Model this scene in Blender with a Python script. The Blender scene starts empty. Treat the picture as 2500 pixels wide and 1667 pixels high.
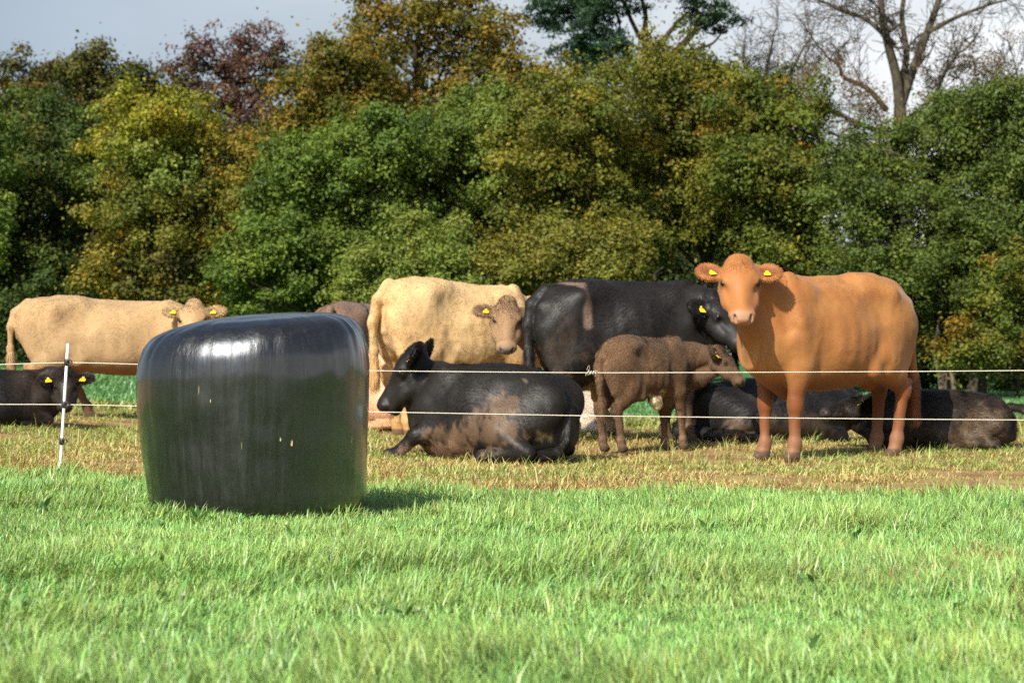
import bpy, math, random
import numpy as np
from mathutils import Vector, Matrix

random.seed(7)
R = math.radians
SC = bpy.context.scene
COL = SC.collection

# ------------------------------------------------------------------ camera, sky, sun, exposure
F = 5900.0          # focal length in pixels of the 2500 px wide photograph (85 mm)
YH = 865.0          # horizon row
H = 0.85            # eye height (a crouching photographer)
cam_d = bpy.data.cameras.new('camera')
cam_d.sensor_width = 36.0
cam_d.lens = F / 2500.0 * 36.0
cam_d.shift_y = (YH - 833.5) / 2500.0
cam_d.clip_end = 3000.0
cam_d.dof.use_dof = True
cam_d.dof.focus_distance = 12.8
cam_d.dof.aperture_fstop = 5.6
cam = bpy.data.objects.new('camera', cam_d)
COL.objects.link(cam)
cam.location = (0, 0, H)
cam.rotation_euler = (R(90), 0, 0)
SC.camera = cam

SUN_AZ = R(30)      # sun stands behind the photographer's left shoulder
SUN_EL = R(40)
TO_SUN = Vector((-math.sin(SUN_AZ) * math.cos(SUN_EL), -math.cos(SUN_AZ) * math.cos(SUN_EL), math.sin(SUN_EL)))
sun_d = bpy.data.lights.new('sun', 'SUN')
sun_d.energy = 5.0
sun_d.angle = R(0.6)
sun_d.color = (1.0, 0.90, 0.74)
sun = bpy.data.objects.new('sun', sun_d)
COL.objects.link(sun)
sun.rotation_euler = TO_SUN.to_track_quat('Z', 'Y').to_euler()
sun.location = (-20, -40, 40)

world = bpy.data.worlds.new('World')
SC.world = world
world.use_nodes = True
wn = world.node_tree.nodes
wl = world.node_tree.links
bg = wn['Background']
sky = wn.new('ShaderNodeTexSky')
sky.sky_type = 'NISHITA'
sky.sun_disc = False
sky.sun_elevation = SUN_EL
sky.sun_rotation = math.pi + SUN_AZ
sky.air_density = 1.0
sky.dust_density = 1.2
tc = wn.new('ShaderNodeTexCoord')
mp = wn.new('ShaderNodeMapping')
mp.inputs['Scale'].default_value = (2.2, 2.2, 5.5)
mp.inputs['Location'].default_value = (0.33, 0.1, 0.0)
wl.new(tc.outputs['Generated'], mp.inputs['Vector'])
nz = wn.new('ShaderNodeTexNoise')
nz.inputs['Scale'].default_value = 1.7
nz.inputs['Detail'].default_value = 5
nz.inputs['Roughness'].default_value = 0.5
wl.new(mp.outputs['Vector'], nz.inputs['Vector'])
sepw = wn.new('ShaderNodeSeparateXYZ')
wl.new(tc.outputs['Generated'], sepw.inputs['Vector'])
# a bank of white cloud thickens toward the right-hand side of the view, grey-blue rain cloud on the left
mr = wn.new('ShaderNodeMapRange')
mr.inputs['From Min'].default_value = -0.24
mr.inputs['From Max'].default_value = 0.16
wl.new(sepw.outputs['X'], mr.inputs['Value'])
cr = wn.new('ShaderNodeValToRGB')
cr.color_ramp.elements[0].position = 0.0
cr.color_ramp.elements[0].color = (4.2, 5.1, 6.2, 1)
cr.color_ramp.elements[1].position = 1.0
cr.color_ramp.elements[1].color = (11.8, 12.0, 12.2, 1)
e = cr.color_ramp.elements.new(0.45)
e.color = (6.6, 7.5, 8.4, 1)
wl.new(mr.outputs['Result'], cr.inputs['Fac'])
mul = wn.new('ShaderNodeMath'); mul.operation = 'MULTIPLY_ADD'
mul.inputs[1].default_value = 0.9
mul.inputs[2].default_value = 0.55
wl.new(nz.outputs['Fac'], mul.inputs[0])
# thin cloud glows round the sun
vn = wn.new('ShaderNodeVectorMath'); vn.operation = 'NORMALIZE'
wl.new(tc.outputs['Generated'], vn.inputs[0])
dt = wn.new('ShaderNodeVectorMath'); dt.operation = 'DOT_PRODUCT'
dt.inputs[1].default_value = tuple(TO_SUN)
wl.new(vn.outputs['Vector'], dt.inputs[0])
mx0 = wn.new('ShaderNodeMath'); mx0.operation = 'MAXIMUM'; mx0.inputs[1].default_value = 0.0
wl.new(dt.outputs['Value'], mx0.inputs[0])
pw = wn.new('ShaderNodeMath'); pw.operation = 'POWER'; pw.inputs[1].default_value = 16.0
wl.new(mx0.outputs['Value'], pw.inputs[0])
gl = wn.new('ShaderNodeMath'); gl.operation = 'MULTIPLY_ADD'; gl.inputs[1].default_value = 20.0; gl.inputs[2].default_value = 1.0
wl.new(pw.outputs['Value'], gl.inputs[0])
mul2 = wn.new('ShaderNodeMath'); mul2.operation = 'MULTIPLY'
wl.new(mul.outputs['Value'], mul2.inputs[0]); wl.new(gl.outputs['Value'], mul2.inputs[1])
cm = wn.new('ShaderNodeVectorMath'); cm.operation = 'SCALE'
wl.new(cr.outputs['Color'], cm.inputs[0])
wl.new(mul2.outputs['Value'], cm.inputs['Scale'])
cf = wn.new('ShaderNodeValToRGB')
cf.color_ramp.elements[0].position = 0.30
cf.color_ramp.elements[0].color = (0.35, 0.35, 0.35, 1)
cf.color_ramp.elements[1].position = 0.62
cf.color_ramp.elements[1].color = (0.92, 0.92, 0.92, 1)
wl.new(nz.outputs['Fac'], cf.inputs['Fac'])
mixw = wn.new('ShaderNodeMixRGB')
hz = wn.new('ShaderNodeMapRange')        # the cloud bank lies low; overhead the sky is clear
hz.inputs['From Min'].default_value = 0.15; hz.inputs['From Max'].default_value = 0.34
hz.inputs['To Min'].default_value = 1.0; hz.inputs['To Max'].default_value = 0.12
wl.new(sepw.outputs['Z'], hz.inputs['Value'])
cfm = wn.new('ShaderNodeMath'); cfm.operation = 'MULTIPLY'
wl.new(cf.outputs['Color'], cfm.inputs[0]); wl.new(hz.outputs['Result'], cfm.inputs[1])
cfa = wn.new('ShaderNodeMath'); cfa.operation = 'ADD'; cfa.use_clamp = True
wl.new(cfm.outputs['Value'], cfa.inputs[0]); wl.new(pw.outputs['Value'], cfa.inputs[1])
wl.new(cfa.outputs['Value'], mixw.inputs['Fac'])
wl.new(sky.outputs['Color'], mixw.inputs['Color1'])
wl.new(cm.outputs['Vector'], mixw.inputs['Color2'])
wl.new(mixw.outputs['Color'], bg.inputs['Color'])
bg.inputs['Strength'].default_value = 0.056

SC.view_settings.view_transform = 'Standard'
SC.view_settings.look = 'None'
SC.view_settings.exposure = 0.60
SC.view_settings.gamma = 1.0
SC.view_settings.use_curve_mapping = False
try:
    SC.cycles.use_denoising = False
    SC.cycles.max_bounces = 6
    SC.cycles.diffuse_bounces = 3
    SC.cycles.transmission_bounces = 3
except Exception:
    pass

# ------------------------------------------------------------------ helpers
def smooth(t):
    t = np.clip(t, 0, 1)
    return t * t * (3 - 2 * t)

def ground(x, y):
    """height of the field: rises gently to the left, with a low swell where the herd stands"""
    x = np.asarray(x, float); y = np.asarray(y, float)
    t = -x - 0.5
    g = (t + np.sqrt(t * t + 1.0)) / 2
    g = 25 * np.tanh(g / 25)
    z = 0.05 * g
    z = z + 0.085 * smooth((y - 18.3) / 4.0) * (1 - smooth((y - 24) / 12.0))
    z = z + 0.012 * np.sin(x * 1.3 + 0.7) * np.sin(y * 0.9) * smooth((60 - y) / 20)
    return z

def gz(x, y):
    return float(ground(x, y))

def at(px, py, Y):
    return np.array([(px - 1250.0) * Y / F, Y, H + (YH - py) * Y / F])

def hsh(ix, iy, iz, seed):
    h = (ix.astype(np.uint32) * np.uint32(374761393) + iy.astype(np.uint32) * np.uint32(668265263)
         + iz.astype(np.uint32) * np.uint32(2246822519) + np.uint32(seed * 3266489917 & 0xffffffff))
    h = (h ^ (h >> np.uint32(13))) * np.uint32(1274126177)
    h = h ^ (h >> np.uint32(16))
    return (h & np.uint32(0xffffff)).astype(np.float64) / 16777215.0

def noise(p, scale=1.0, seed=1):
    """value noise in -1..1 at the rows of p"""
    q = np.asarray(p, float) * scale + 1000.0
    i = np.floor(q).astype(np.int64)
    f = q - i
    f = f * f * (3 - 2 * f)
    out = 0
    for a in (0, 1):
        for b in (0, 1):
            for c in (0, 1):
                w = (f[:, 0] if a else 1 - f[:, 0]) * (f[:, 1] if b else 1 - f[:, 1]) * (f[:, 2] if c else 1 - f[:, 2])
                out = out + w * hsh(i[:, 0] + a, i[:, 1] + b, i[:, 2] + c, seed)
    return out * 2 - 1

def fbm(p, scale=1.0, seed=1, oct=3):
    s = 0; a = 1; t = 0
    for k in range(oct):
        s = s + a * noise(p, scale * 2 ** k, seed + k * 17); t += a; a *= 0.5
    return s / t

def tag(o, label=None, cat=None, group=None, kind=None):
    if label: o['label'] = label
    if cat: o['category'] = cat
    if group: o['group'] = group
    if kind: o['kind'] = kind
    return o

def empty(name, loc, rz=0.0):
    o = bpy.data.objects.new(name, None)
    o.empty_display_size = 0.2
    COL.objects.link(o)
    o.location = tuple(float(v) for v in loc)
    o.rotation_euler = (0, 0, rz)
    return o

def mesh_obj(name, verts, faces_list, mat, parent=None, colors=None, smooth_shade=True):
    """faces_list: list of integer arrays (n, k); any mixture of triangles and quads"""
    verts = np.asarray(verts, np.float32)
    me = bpy.data.meshes.new(name)
    me.vertices.add(len(verts))
    me.vertices.foreach_set('co', verts.ravel())
    loops = []; starts = []; off = 0
    for fa in faces_list:
        fa = np.asarray(fa, np.int32)
        if len(fa) == 0: continue
        n, k = fa.shape
        loops.append(fa.ravel())
        starts.append(off + np.arange(n, dtype=np.int32) * k)
        off += n * k
    loops = np.concatenate(loops); starts = np.concatenate(starts)
    me.loops.add(len(loops))
    me.loops.foreach_set('vertex_index', loops)
    me.polygons.add(len(starts))
    me.polygons.foreach_set('loop_start', starts)
    me.update(calc_edges=True)
    me.polygons.foreach_set('use_smooth', np.full(len(starts), bool(smooth_shade)))
    if colors is not None:
        c = np.ones((len(verts), 4), np.float32)
        c[:, :3] = colors
        at_ = me.attributes.new('Col', 'FLOAT_COLOR', 'POINT')
        at_.data.foreach_set('color', c.ravel())
    me.materials.append(mat)
    o = bpy.data.objects.new(name, me)
    COL.objects.link(o)
    if parent is not None:
        o.parent = parent
    return o

def principled(name, color=(0.5, 0.5, 0.5), rough=0.6, spec=0.5, metallic=0.0, attr=False, coat=0.0):
    m = bpy.data.materials.new(name)
    m.use_nodes = True
    n = m.node_tree.nodes; l = m.node_tree.links
    b = n['Principled BSDF']
    b.inputs['Base Color'].default_value = (*color, 1)
    b.inputs['Roughness'].default_value = rough
    b.inputs['Specular IOR Level'].default_value = spec
    b.inputs['Metallic'].default_value = metallic
    b.inputs['Coat Weight'].default_value = coat
    if attr:
        a = n.new('ShaderNodeAttribute'); a.attribute_name = 'Col'
        l.new(a.outputs['Color'], b.inputs['Base Color'])
    return m

def leaf_material(name, trans=0.35, rough=0.5, spec=0.3, tint=(1.25, 1.15, 0.5)):
    m = bpy.data.materials.new(name)
    m.use_nodes = True
    n = m.node_tree.nodes; l = m.node_tree.links
    b = n['Principled BSDF']
    b.inputs['Roughness'].default_value = rough
    b.inputs['Specular IOR Level'].default_value = spec
    a = n.new('ShaderNodeAttribute'); a.attribute_name = 'Col'
    l.new(a.outputs['Color'], b.inputs['Base Color'])
    t = n.new('ShaderNodeBsdfTranslucent')
    v = n.new('ShaderNodeVectorMath'); v.operation = 'MULTIPLY'
    v.inputs[1].default_value = tint
    l.new(a.outputs['Color'], v.inputs[0])
    l.new(v.outputs['Vector'], t.inputs['Color'])
    mx = n.new('ShaderNodeMixShader'); mx.inputs['Fac'].default_value = trans
    l.new(b.outputs['BSDF'], mx.inputs[1])
    l.new(t.outputs['BSDF'], mx.inputs[2])
    l.new(mx.outputs['Shader'], n['Material Output'].inputs['Surface'])
    return m

def norm(v):
    v = np.asarray(v, float)
    return v / (np.linalg.norm(v, axis=-1, keepdims=True) + 1e-12)

def tube(path, radii, sides=8):
    """open tube round a polyline; returns verts, quads"""
    path = np.asarray(path, float); radii = np.asarray(radii, float)
    n = len(path)
    tan = np.gradient(path, axis=0); tan = norm(tan)
    ref = np.array([0.0, 0, 1]) if abs(tan[0, 2]) < 0.9 else np.array([1.0, 0, 0])
    V = []
    for i in range(n):
        u = norm(np.cross(tan[i], ref)); w = np.cross(tan[i], u)
        a = np.arange(sides) * 2 * math.pi / sides
        V.append(path[i] + radii[i] * (np.cos(a)[:, None] * u + np.sin(a)[:, None] * w))
    V = np.concatenate(V)
    i = np.arange(n - 1)[:, None] * sides; j = np.arange(sides)[None]
    q = np.stack([i + j, i + (j + 1) % sides, i + sides + (j + 1) % sides, i + sides + j], -1).reshape(-1, 4)
    return V, q

class Bag:
    """gathers pieces of geometry that become one mesh"""
    def __init__(self):
        self.v = []; self.q = []; self.t = []; self.n = 0
    def add(self, v, q=None, t=None):
        if q is not None and len(q): self.q.append(np.asarray(q) + self.n)
        if t is not None and len(t): self.t.append(np.asarray(t) + self.n)
        self.v.append(np.asarray(v, float)); self.n += len(v)
    def tube(self, path, radii, sides=8):
        V, q = tube(path, radii, sides); self.add(V, q)
    def build(self, name, mat, parent=None, colors=None, smooth_shade=True):
        fl = []
        if self.q: fl.append(np.concatenate(self.q))
        if self.t: fl.append(np.concatenate(self.t))
        return mesh_obj(name, np.concatenate(self.v), fl, mat, parent, colors, smooth_shade)

def sphere_mesh(c, r, nu=14, nv=9, rot=None):
    u = np.arange(nu) * 2 * math.pi / nu
    v = np.linspace(0.02, math.pi - 0.02, nv)
    P = np.stack([np.sin(v)[:, None] * np.cos(u), np.sin(v)[:, None] * np.sin(u), np.cos(v)[:, None] + 0 * u], -1).reshape(-1, 3)
    P = P * np.asarray(r)
    if rot is not None: P = P @ np.asarray(rot).T
    i = np.arange(nv - 1)[:, None] * nu; j = np.arange(nu)[None]
    q = np.stack([i + j, i + nu + j, i + nu + (j + 1) % nu, i + (j + 1) % nu], -1).reshape(-1, 4)
    return P + np.asarray(c), q

# ------------------------------------------------------------------ ground
EDGE0 = 14.35       # where the ungrazed lush grass stops and the grazed strip begins
def edge_y(x):
    x = np.asarray(x, float)
    return EDGE0 + 0.10 * np.sin(x * 1.7) + 0.06 * np.sin(x * 4.1 + 1) + 0.02 * x

def build_ground():
    xs = np.concatenate([-np.geomspace(900, 14, 22), np.linspace(-13.5, 13.5, 91), np.geomspace(14, 900, 22)])
    ys = np.concatenate([-np.geomspace(900, 3, 18), np.linspace(0, 30, 101), np.geomspace(31, 1500, 34)])
    X, Y = np.meshgrid(xs, ys, indexing='ij')
    Z = ground(X, Y)
    V = np.stack([X, Y, Z], -1).reshape(-1, 3)
    nx, ny = len(xs), len(ys)
    i = np.arange(nx - 1)[:, None] * ny; j = np.arange(ny - 1)[None]
    q = np.stack([i + j, i + ny + j, i + ny + j + 1, i + j + 1], -1).reshape(-1, 4)
    m = bpy.data.materials.new('field_soil_and_turf')
    m.use_nodes = True
    n = m.node_tree.nodes; l = m.node_tree.links
    b = n['Principled BSDF']; b.inputs['Roughness'].default_value = 0.95; b.inputs['Specular IOR Level'].default_value = 0.1
    tcg = n.new('ShaderNodeTexCoord')
    sp = n.new('ShaderNodeSeparateXYZ'); l.new(tcg.outputs['Object'], sp.inputs['Vector'])
    def nzn(scale, det=4):
        k = n.new('ShaderNodeTexNoise'); k.inputs['Scale'].default_value = scale; k.inputs['Detail'].default_value = det
        l.new(tcg.outputs['Object'], k.inputs['Vector']); return k
    def ramp(fac, stops):
        r = n.new('ShaderNodeValToRGB')
        while len(r.color_ramp.elements) < len(stops): r.color_ramp.elements.new(0.5)
        for el, (p, c) in zip(r.color_ramp.elements, stops):
            el.position = p; el.color = (*c, 1)
        l.new(fac, r.inputs['Fac']); return r
    dry = ramp(nzn(2.2, 6).outputs['Fac'], [(0.30, (0.16, 0.085, 0.05)), (0.45, (0.23, 0.14, 0.07)), (0.56, (0.28, 0.21, 0.085)), (0.75, (0.22, 0.23, 0.07))])
    lush = ramp(nzn(6.0, 5).outputs['Fac'], [(0.3, (0.075, 0.115, 0.032)), (0.7, (0.11, 0.19, 0.05))])
    far = ramp(nzn(0.6, 5).outputs['Fac'], [(0.3, (0.035, 0.105, 0.03)), (0.7, (0.055, 0.15, 0.04))])
    wob = nzn(0.8, 3)
    def step(a, c, src):
        k = n.new('ShaderNodeMapRange'); k.inputs['From Min'].default_value = a; k.inputs['From Max'].default_value = c
        l.new(src, k.inputs['Value']); return k
    yy = n.new('ShaderNodeMath'); yy.operation = 'MULTIPLY_ADD'; yy.inputs[1].default_value = 3.0
    l.new(wob.outputs['Fac'], yy.inputs[0]); l.new(sp.outputs['Y'], yy.inputs[2])
    m1 = n.new('ShaderNodeMixRGB'); m2 = n.new('ShaderNodeMixRGB')
    l.new(step(EDGE0 - 0.1, EDGE0 + 0.15, sp.outputs['Y']).outputs['Result'], m1.inputs['Fac'])
    l.new(lush.outputs['Color'], m1.inputs['Color1']); l.new(dry.outputs['Color'], m1.inputs['Color2'])
    l.new(step(26.5, 29.5, yy.outputs['Value']).outputs['Result'], m2.inputs['Fac'])
    l.new(m1.outputs['Color'], m2.inputs['Color1']); l.new(far.outputs['Color'], m2.inputs['Color2'])
    l.new(m2.outputs['Color'], b.inputs['Base Color'])
    bp = n.new('ShaderNodeBump'); bp.inputs['Strength'].default_value = 0.6; bp.inputs['Distance'].default_value = 0.05
    l.new(nzn(14, 6).outputs['Fac'], bp.inputs['Height']); l.new(bp.outputs['Normal'], b.inputs['Normal'])
    o = mesh_obj('ground', V, [q], m)
    tag(o, 'gently rolling pasture ground under the grass', 'ground', kind='structure')
build_ground()

# ------------------------------------------------------------------ grass (stuff)
GRASS_MAT = leaf_material('grass_blade', trans=0.20, rough=0.42, spec=0.48, tint=(1.2, 1.25, 0.5))

def blades(pos, length, width, dirv, bend, col, seg=3):
    """curved tapering blades; pos (N,3), dirv (N,2) lean direction, bend = how far the tip leans"""
    N = len(pos)
    up = np.array([0, 0, 1.0])
    lean = np.concatenate([dirv, np.zeros((N, 1))], 1)
    side = np.stack([-dirv[:, 1], dirv[:, 0], np.zeros(N)], 1)
    tw = np.random.uniform(-0.9, 0.9, N)[:, None]
    side = norm(side * np.cos(tw) + lean * np.sin(tw))
    V = []; C = []
    for s in range(seg):
        t = s / seg
        a = bend * t
        p = pos + (length * t)[:, None] * (np.cos(a)[:, None] * up + np.sin(a)[:, None] * lean)
        w = (width * (1 - 0.55 * t * t) * 0.5)[:, None]
        V += [p - side * w, p + side * w]
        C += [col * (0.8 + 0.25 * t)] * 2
    a = bend
    V.append(pos + length[:, None] * (np.cos(a)[:, None] * up + np.sin(a)[:, None] * lean))
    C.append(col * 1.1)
    k = 2 * seg + 1
    V = np.stack(V, 1).reshape(-1, 3); C = np.stack(C, 1).reshape(-1, 3)
    base = (np.arange(N) * k)[:, None]
    quads = []
    for s in range(seg - 1):
        quads.append(base + np.array([[2 * s, 2 * s + 1, 2 * s + 3, 2 * s + 2]]))
    tris = base + np.array([[2 * seg - 2, 2 * seg - 1, 2 * seg]])
    return V, np.concatenate(quads), tris, C

def scatter(y0, y1, dens, margin):
    """random ground points of a trapezoid that the lens can see, with a margin either side"""
    ys = np.linspace(y0, y1, 40)
    P = []
    for a, c in zip(ys[:-1], ys[1:]):
        w = 1250 / F * c + margin
        d = dens(0.5 * (a + c)) if callable(dens) else dens
        n = np.random.poisson(d * (c - a) * 2 * w)
        P.append(np.stack([np.random.uniform(-w, w, n), np.random.uniform(a, c, n)], 1))
    return np.concatenate(P)

BALE_C = (at(620, 0, 12.15)[0], 12.15)

def build_lush():
    np.random.seed(3)
    # tufts
    T = scatter(4.9, EDGE0 + 0.4, lambda y: 540 - 16 * (y - 5), 0.9)
    T = T[T[:, 1] < edge_y(T[:, 0])]
    T = T[np.hypot(T[:, 0] - BALE_C[0], T[:, 1] - BALE_C[1]) > 0.53]
    nb = np.random.randint(9, 17, len(T))
    idx = np.repeat(np.arange(len(T)), nb)
    N = len(idx)
    ang = np.random.uniform(0, 2 * math.pi, N)
    rad = np.abs(np.random.normal(0, 0.028, N))
    d = np.stack([np.cos(ang), np.sin(ang)], 1)
    xy = T[idx] + d * rad[:, None]
    p3 = np.concatenate([xy, np.zeros((N, 1))], 1)
    h = fbm(p3, 1.1, 5, 3); h2 = 1.3 * fbm(p3, 3.0, 9, 3)
    hump = np.maximum(0.03 * (h + 0.6 * h2), 0.0)
    L = np.random.uniform(0.032, 0.094, N) * np.clip(1 + 0.75 * h + 0.5 * h2, 0.62, 2.0) * np.repeat(np.random.uniform(0.75, 1.25, len(T)), nb)
    L = np.clip(L, 0.045, 0.19)
    near = np.hypot(xy[:, 0] - BALE_C[0], xy[:, 1] - BALE_C[1])
    L = np.where(near < 0.8, np.minimum(L, 0.10), L)
    W = np.random.uniform(0.0025, 0.0052, N) * (1 + 0.035 * (xy[:, 1] - 6))
    # blades lean with their tuft and with patches of wind-laid grass
    wa = 1.2 + 1.9 * fbm(p3, 0.7, 31, 2)
    wind = np.stack([np.cos(wa), np.sin(wa)], 1)
    dirv = norm(d * 0.9 + wind * 0.75 + np.random.normal(0, 0.35, (N, 2)))
    bend = np.random.uniform(0.2, 1.45, N)
    tint = fbm(p3, 0.8, 77, 2)
    fine = np.repeat(np.random.normal(0, 1, len(T)), nb)
    c = np.empty((N, 3))
    c[:] = (0.226, 0.372, 0.095)
    c *= (1 + 0.14 * tint + 0.12 * fine + np.random.normal(0, 0.22, N))[:, None].clip(0.4, 1.8)
    c[:, 0] *= 1 + 0.22 * np.random.normal(0, 1, N).clip(-1.5, 2) * 0.6 + 0.20 * h2
    pale = np.random.rand(N) < 0.012
    c[pale] = np.array([0.36, 0.33, 0.13]) * np.random.uniform(0.7, 1.1, (pale.sum(), 1))
    dark = np.random.rand(N) < 0.06
    c[dark] *= 0.6
    c = np.clip(c, 0.01, 0.8)
    for wx, wy, wr in ((1.96, 9.9, 0.30), (1.50, 8.8, 0.28), (1.75, 7.9, 0.2), (0.35, 10.6, 0.16)):      # small dead patches
        near = (np.hypot(xy[:, 0] - wx, (xy[:, 1] - wy) * 0.6) < wr * np.random.uniform(0.2, 1.1, N)) & (np.random.rand(N) < 0.55)
        c[near] = np.array([0.36, 0.20, 0.07]) * np.random.uniform(0.6, 1.3, (near.sum(), 1)); L[near] *= 0.7
    # broad leaved weeds, in loose rosettes
    wc = scatter(5.4, EDGE0 - 0.3, 1.3, 0.6); wk = np.random.randint(4, 9, len(wc)); wi = np.repeat(np.arange(len(wc)), wk); M = len(wi)
    wa_ = np.random.uniform(0, 2 * math.pi, M); wd_ = np.stack([np.cos(wa_), np.sin(wa_)], 1)
    xy = np.concatenate([xy, wc[wi] + wd_ * 0.015]); N += M
    keepw = np.hypot(xy[-M:, 0] - BALE_C[0], xy[-M:, 1] - BALE_C[1]) > 0.62
    L = np.concatenate([L, np.random.uniform(0.06, 0.12, M) * keepw + 0.001]); W = np.concatenate([W, np.random.uniform(0.016, 0.032, M) * keepw])
    dirv = np.concatenate([dirv, wd_]); bend = np.concatenate([bend, np.random.uniform(0.5, 1.3, M)])
    c = np.concatenate([c, np.array([0.13, 0.27, 0.075]) * np.random.uniform(0.7, 1.3, (M, 1))]); hump = np.concatenate([hump, np.zeros(M)])
    z = ground(xy[:, 0], xy[:, 1]) + hump - 0.008
    pos = np.concatenate([xy, z[:, None]], 1)
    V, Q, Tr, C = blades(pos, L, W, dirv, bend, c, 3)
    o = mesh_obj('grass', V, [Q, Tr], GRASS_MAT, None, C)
    tag(o, 'lush bright green ungrazed grass filling the foreground', 'grass', kind='stuff')

def build_grazed():
    np.random.seed(4)
    T = scatter(EDGE0 - 0.25, 27.5, lambda y: 420 if y < 18 else 300 if y < 22 else 160, 1.2)
    T = T[T[:, 1] > edge_y(T[:, 0]) - 0.15 * np.random.rand(len(T))]
    p = np.concatenate([T, np.zeros((len(T), 1))], 1)
    bare = fbm(p * np.array([1.0, 1.5, 1]), 1.2, 19, 3)
    keep = np.random.rand(len(T)) < np.clip(0.72 + 2.0 * bare, 0.06, 1)
    # the trodden brown track on the right, just behind the fence
    trod = (T[:, 0] > 0.9) & (T[:, 1] > 15.2) & (T[:, 1] < 17.6) & (np.random.rand(len(T)) < 0.55 + 1.6 * fbm(p, 1.3, 23, 2))
    T = T[keep & ~trod]
    nb = np.random.randint(5, 12, len(T))
    idx = np.repeat(np.arange(len(T)), nb); N = len(idx)
    ang = np.random.uniform(0, 2 * math.pi, N)
    d = np.stack([np.cos(ang), np.sin(ang)], 1)
    xy = T[idx] + d * np.abs(np.random.normal(0, 0.045, N))[:, None]
    p3 = np.concatenate([xy, np.zeros((N, 1))], 1)
    h = fbm(p3, 1.6, 55, 3)
    tall = np.repeat((np.random.rand(len(T)) < 0.05) * np.random.uniform(0.6, 1.6, len(T)), nb)
    L = np.random.uniform(0.025, 0.072, N) * (1 + 0.5 * h) * (1 + tall)
    W = np.random.uniform(0.004, 0.008, N)
    dirv = norm(d + np.random.normal(0, 0.4, (N, 2)) + np.array([0.3, -0.1]))
    bend = np.random.uniform(0.5, 1.6, N) * np.where(tall > 0, 0.7, 1)
    g = fbm(p3, 0.55, 91, 3) + 0.5 * fbm(p3, 2.5, 92, 2) + np.clip((xy[:, 1] - 19) * 0.09, -0.3, 0.8) + 0.25 * (tall > 0)
    f = smooth(g * 1.0 + 0.72)[:, None] * 0.85 + np.random.normal(0, 0.2, (N, 1))
    f = np.clip(f, 0, 1)
    straw = np.array([0.56, 0.44, 0.175]); green = np.array([0.28, 0.39, 0.095])
    c = straw * (1 - f) + green * f
    c *= np.random.uniform(0.65, 1.25, (N, 1))
    rust = np.random.rand(N) < 0.12 + 0.30 * smooth((16.6 - xy[:, 1]) / 2.0)
    c[rust] = np.array([0.40, 0.22, 0.09]) * np.random.uniform(0.7, 1.2, (rust.sum(), 1))
    pos = np.concatenate([xy, (ground(xy[:, 0], xy[:, 1]) - 0.006)[:, None]], 1)
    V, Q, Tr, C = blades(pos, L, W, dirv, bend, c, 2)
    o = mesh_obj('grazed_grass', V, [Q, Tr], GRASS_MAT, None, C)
    tag(o, 'short yellowed trampled grass where the cattle stand', 'grass', kind='stuff')

def build_far_grass():
    np.random.seed(5)
    T = scatter(25.5, 62, lambda y: 130 if y < 32 else 45, 2.0)
    N0 = len(T); idx = np.repeat(np.arange(N0), 4); N = len(idx)
    ang = np.random.uniform(0, 2 * math.pi, N)
    d = np.stack([np.cos(ang), np.sin(ang)], 1)
    xy = T[idx] + d * np.random.uniform(0, 0.12, (N, 1))
    L = np.random.uniform(0.06, 0.13, N)
    W = np.random.uniform(0.014, 0.028, N)
    p3 = np.concatenate([xy, np.zeros((N, 1))], 1)
    c = np.array([0.105, 0.235, 0.070]) * (1 + 0.25 * fbm(p3, 0.3, 3, 2) + np.random.normal(0, 0.1, N))[:, None]
    yel = smooth((29.0 + 2 * fbm(p3, 0.4, 8, 2) - xy[:, 1]) / 3.0)[:, None]
    c = c * (1 - yel) + np.array([0.27, 0.27, 0.07]) * yel
    pos = np.concatenate([xy, (ground(xy[:, 0], xy[:, 1]) - 0.01)[:, None]], 1)
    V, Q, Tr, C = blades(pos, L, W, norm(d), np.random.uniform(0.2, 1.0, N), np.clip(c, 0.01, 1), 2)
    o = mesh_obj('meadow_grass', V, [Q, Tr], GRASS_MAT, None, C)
    tag(o, 'deep green meadow grass between the herd and the trees', 'grass', kind='stuff')

build_lush(); build_grazed(); build_far_grass()

# ------------------------------------------------------------------ trees
LEAF_MAT = leaf_material('tree_leaf', trans=0.34, rough=0.55, spec=0.25, tint=(1.3, 1.15, 0.45))
def bark_material(name, col):
    m = bpy.data.materials.new(name); m.use_nodes = True
    n = m.node_tree.nodes; l = m.node_tree.links; b = n['Principled BSDF']
    b.inputs['Roughness'].default_value = 0.9; b.inputs['Specular IOR Level'].default_value = 0.15
    t = n.new('ShaderNodeTexCoord'); k = n.new('ShaderNodeTexNoise'); k.inputs['Scale'].default_value = 6; k.inputs['Detail'].default_value = 6
    mp_ = n.new('ShaderNodeMapping'); mp_.inputs['Scale'].default_value = (3, 3, 0.7)
    l.new(t.outputs['Object'], mp_.inputs['Vector']); l.new(mp_.outputs['Vector'], k.inputs['Vector'])
    r = n.new('ShaderNodeValToRGB')
    r.color_ramp.elements[0].position = 0.3; r.color_ramp.elements[0].color = (*[c * 0.55 for c in col], 1)
    r.color_ramp.elements[1].position = 0.7; r.color_ramp.elements[1].color = (*[c * 1.3 for c in col], 1)
    l.new(k.outputs['Fac'], r.inputs['Fac']); l.new(r.outputs['Color'], b.inputs['Base Color'])
    bp = n.new('ShaderNodeBump'); bp.inputs['Distance'].default_value = 0.03
    l.new(k.outputs['Fac'], bp.inputs['Height']); l.new(bp.outputs['Normal'], b.inputs['Normal'])
    return m
BARK = bark_material('brown_bark', (0.062, 0.048, 0.034))
BARK_GREY = bark_material('grey_green_bark', (0.075, 0.062, 0.045))
BARK_RED = bark_material('reddish_pine_bark', (0.055, 0.036, 0.026))

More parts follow.
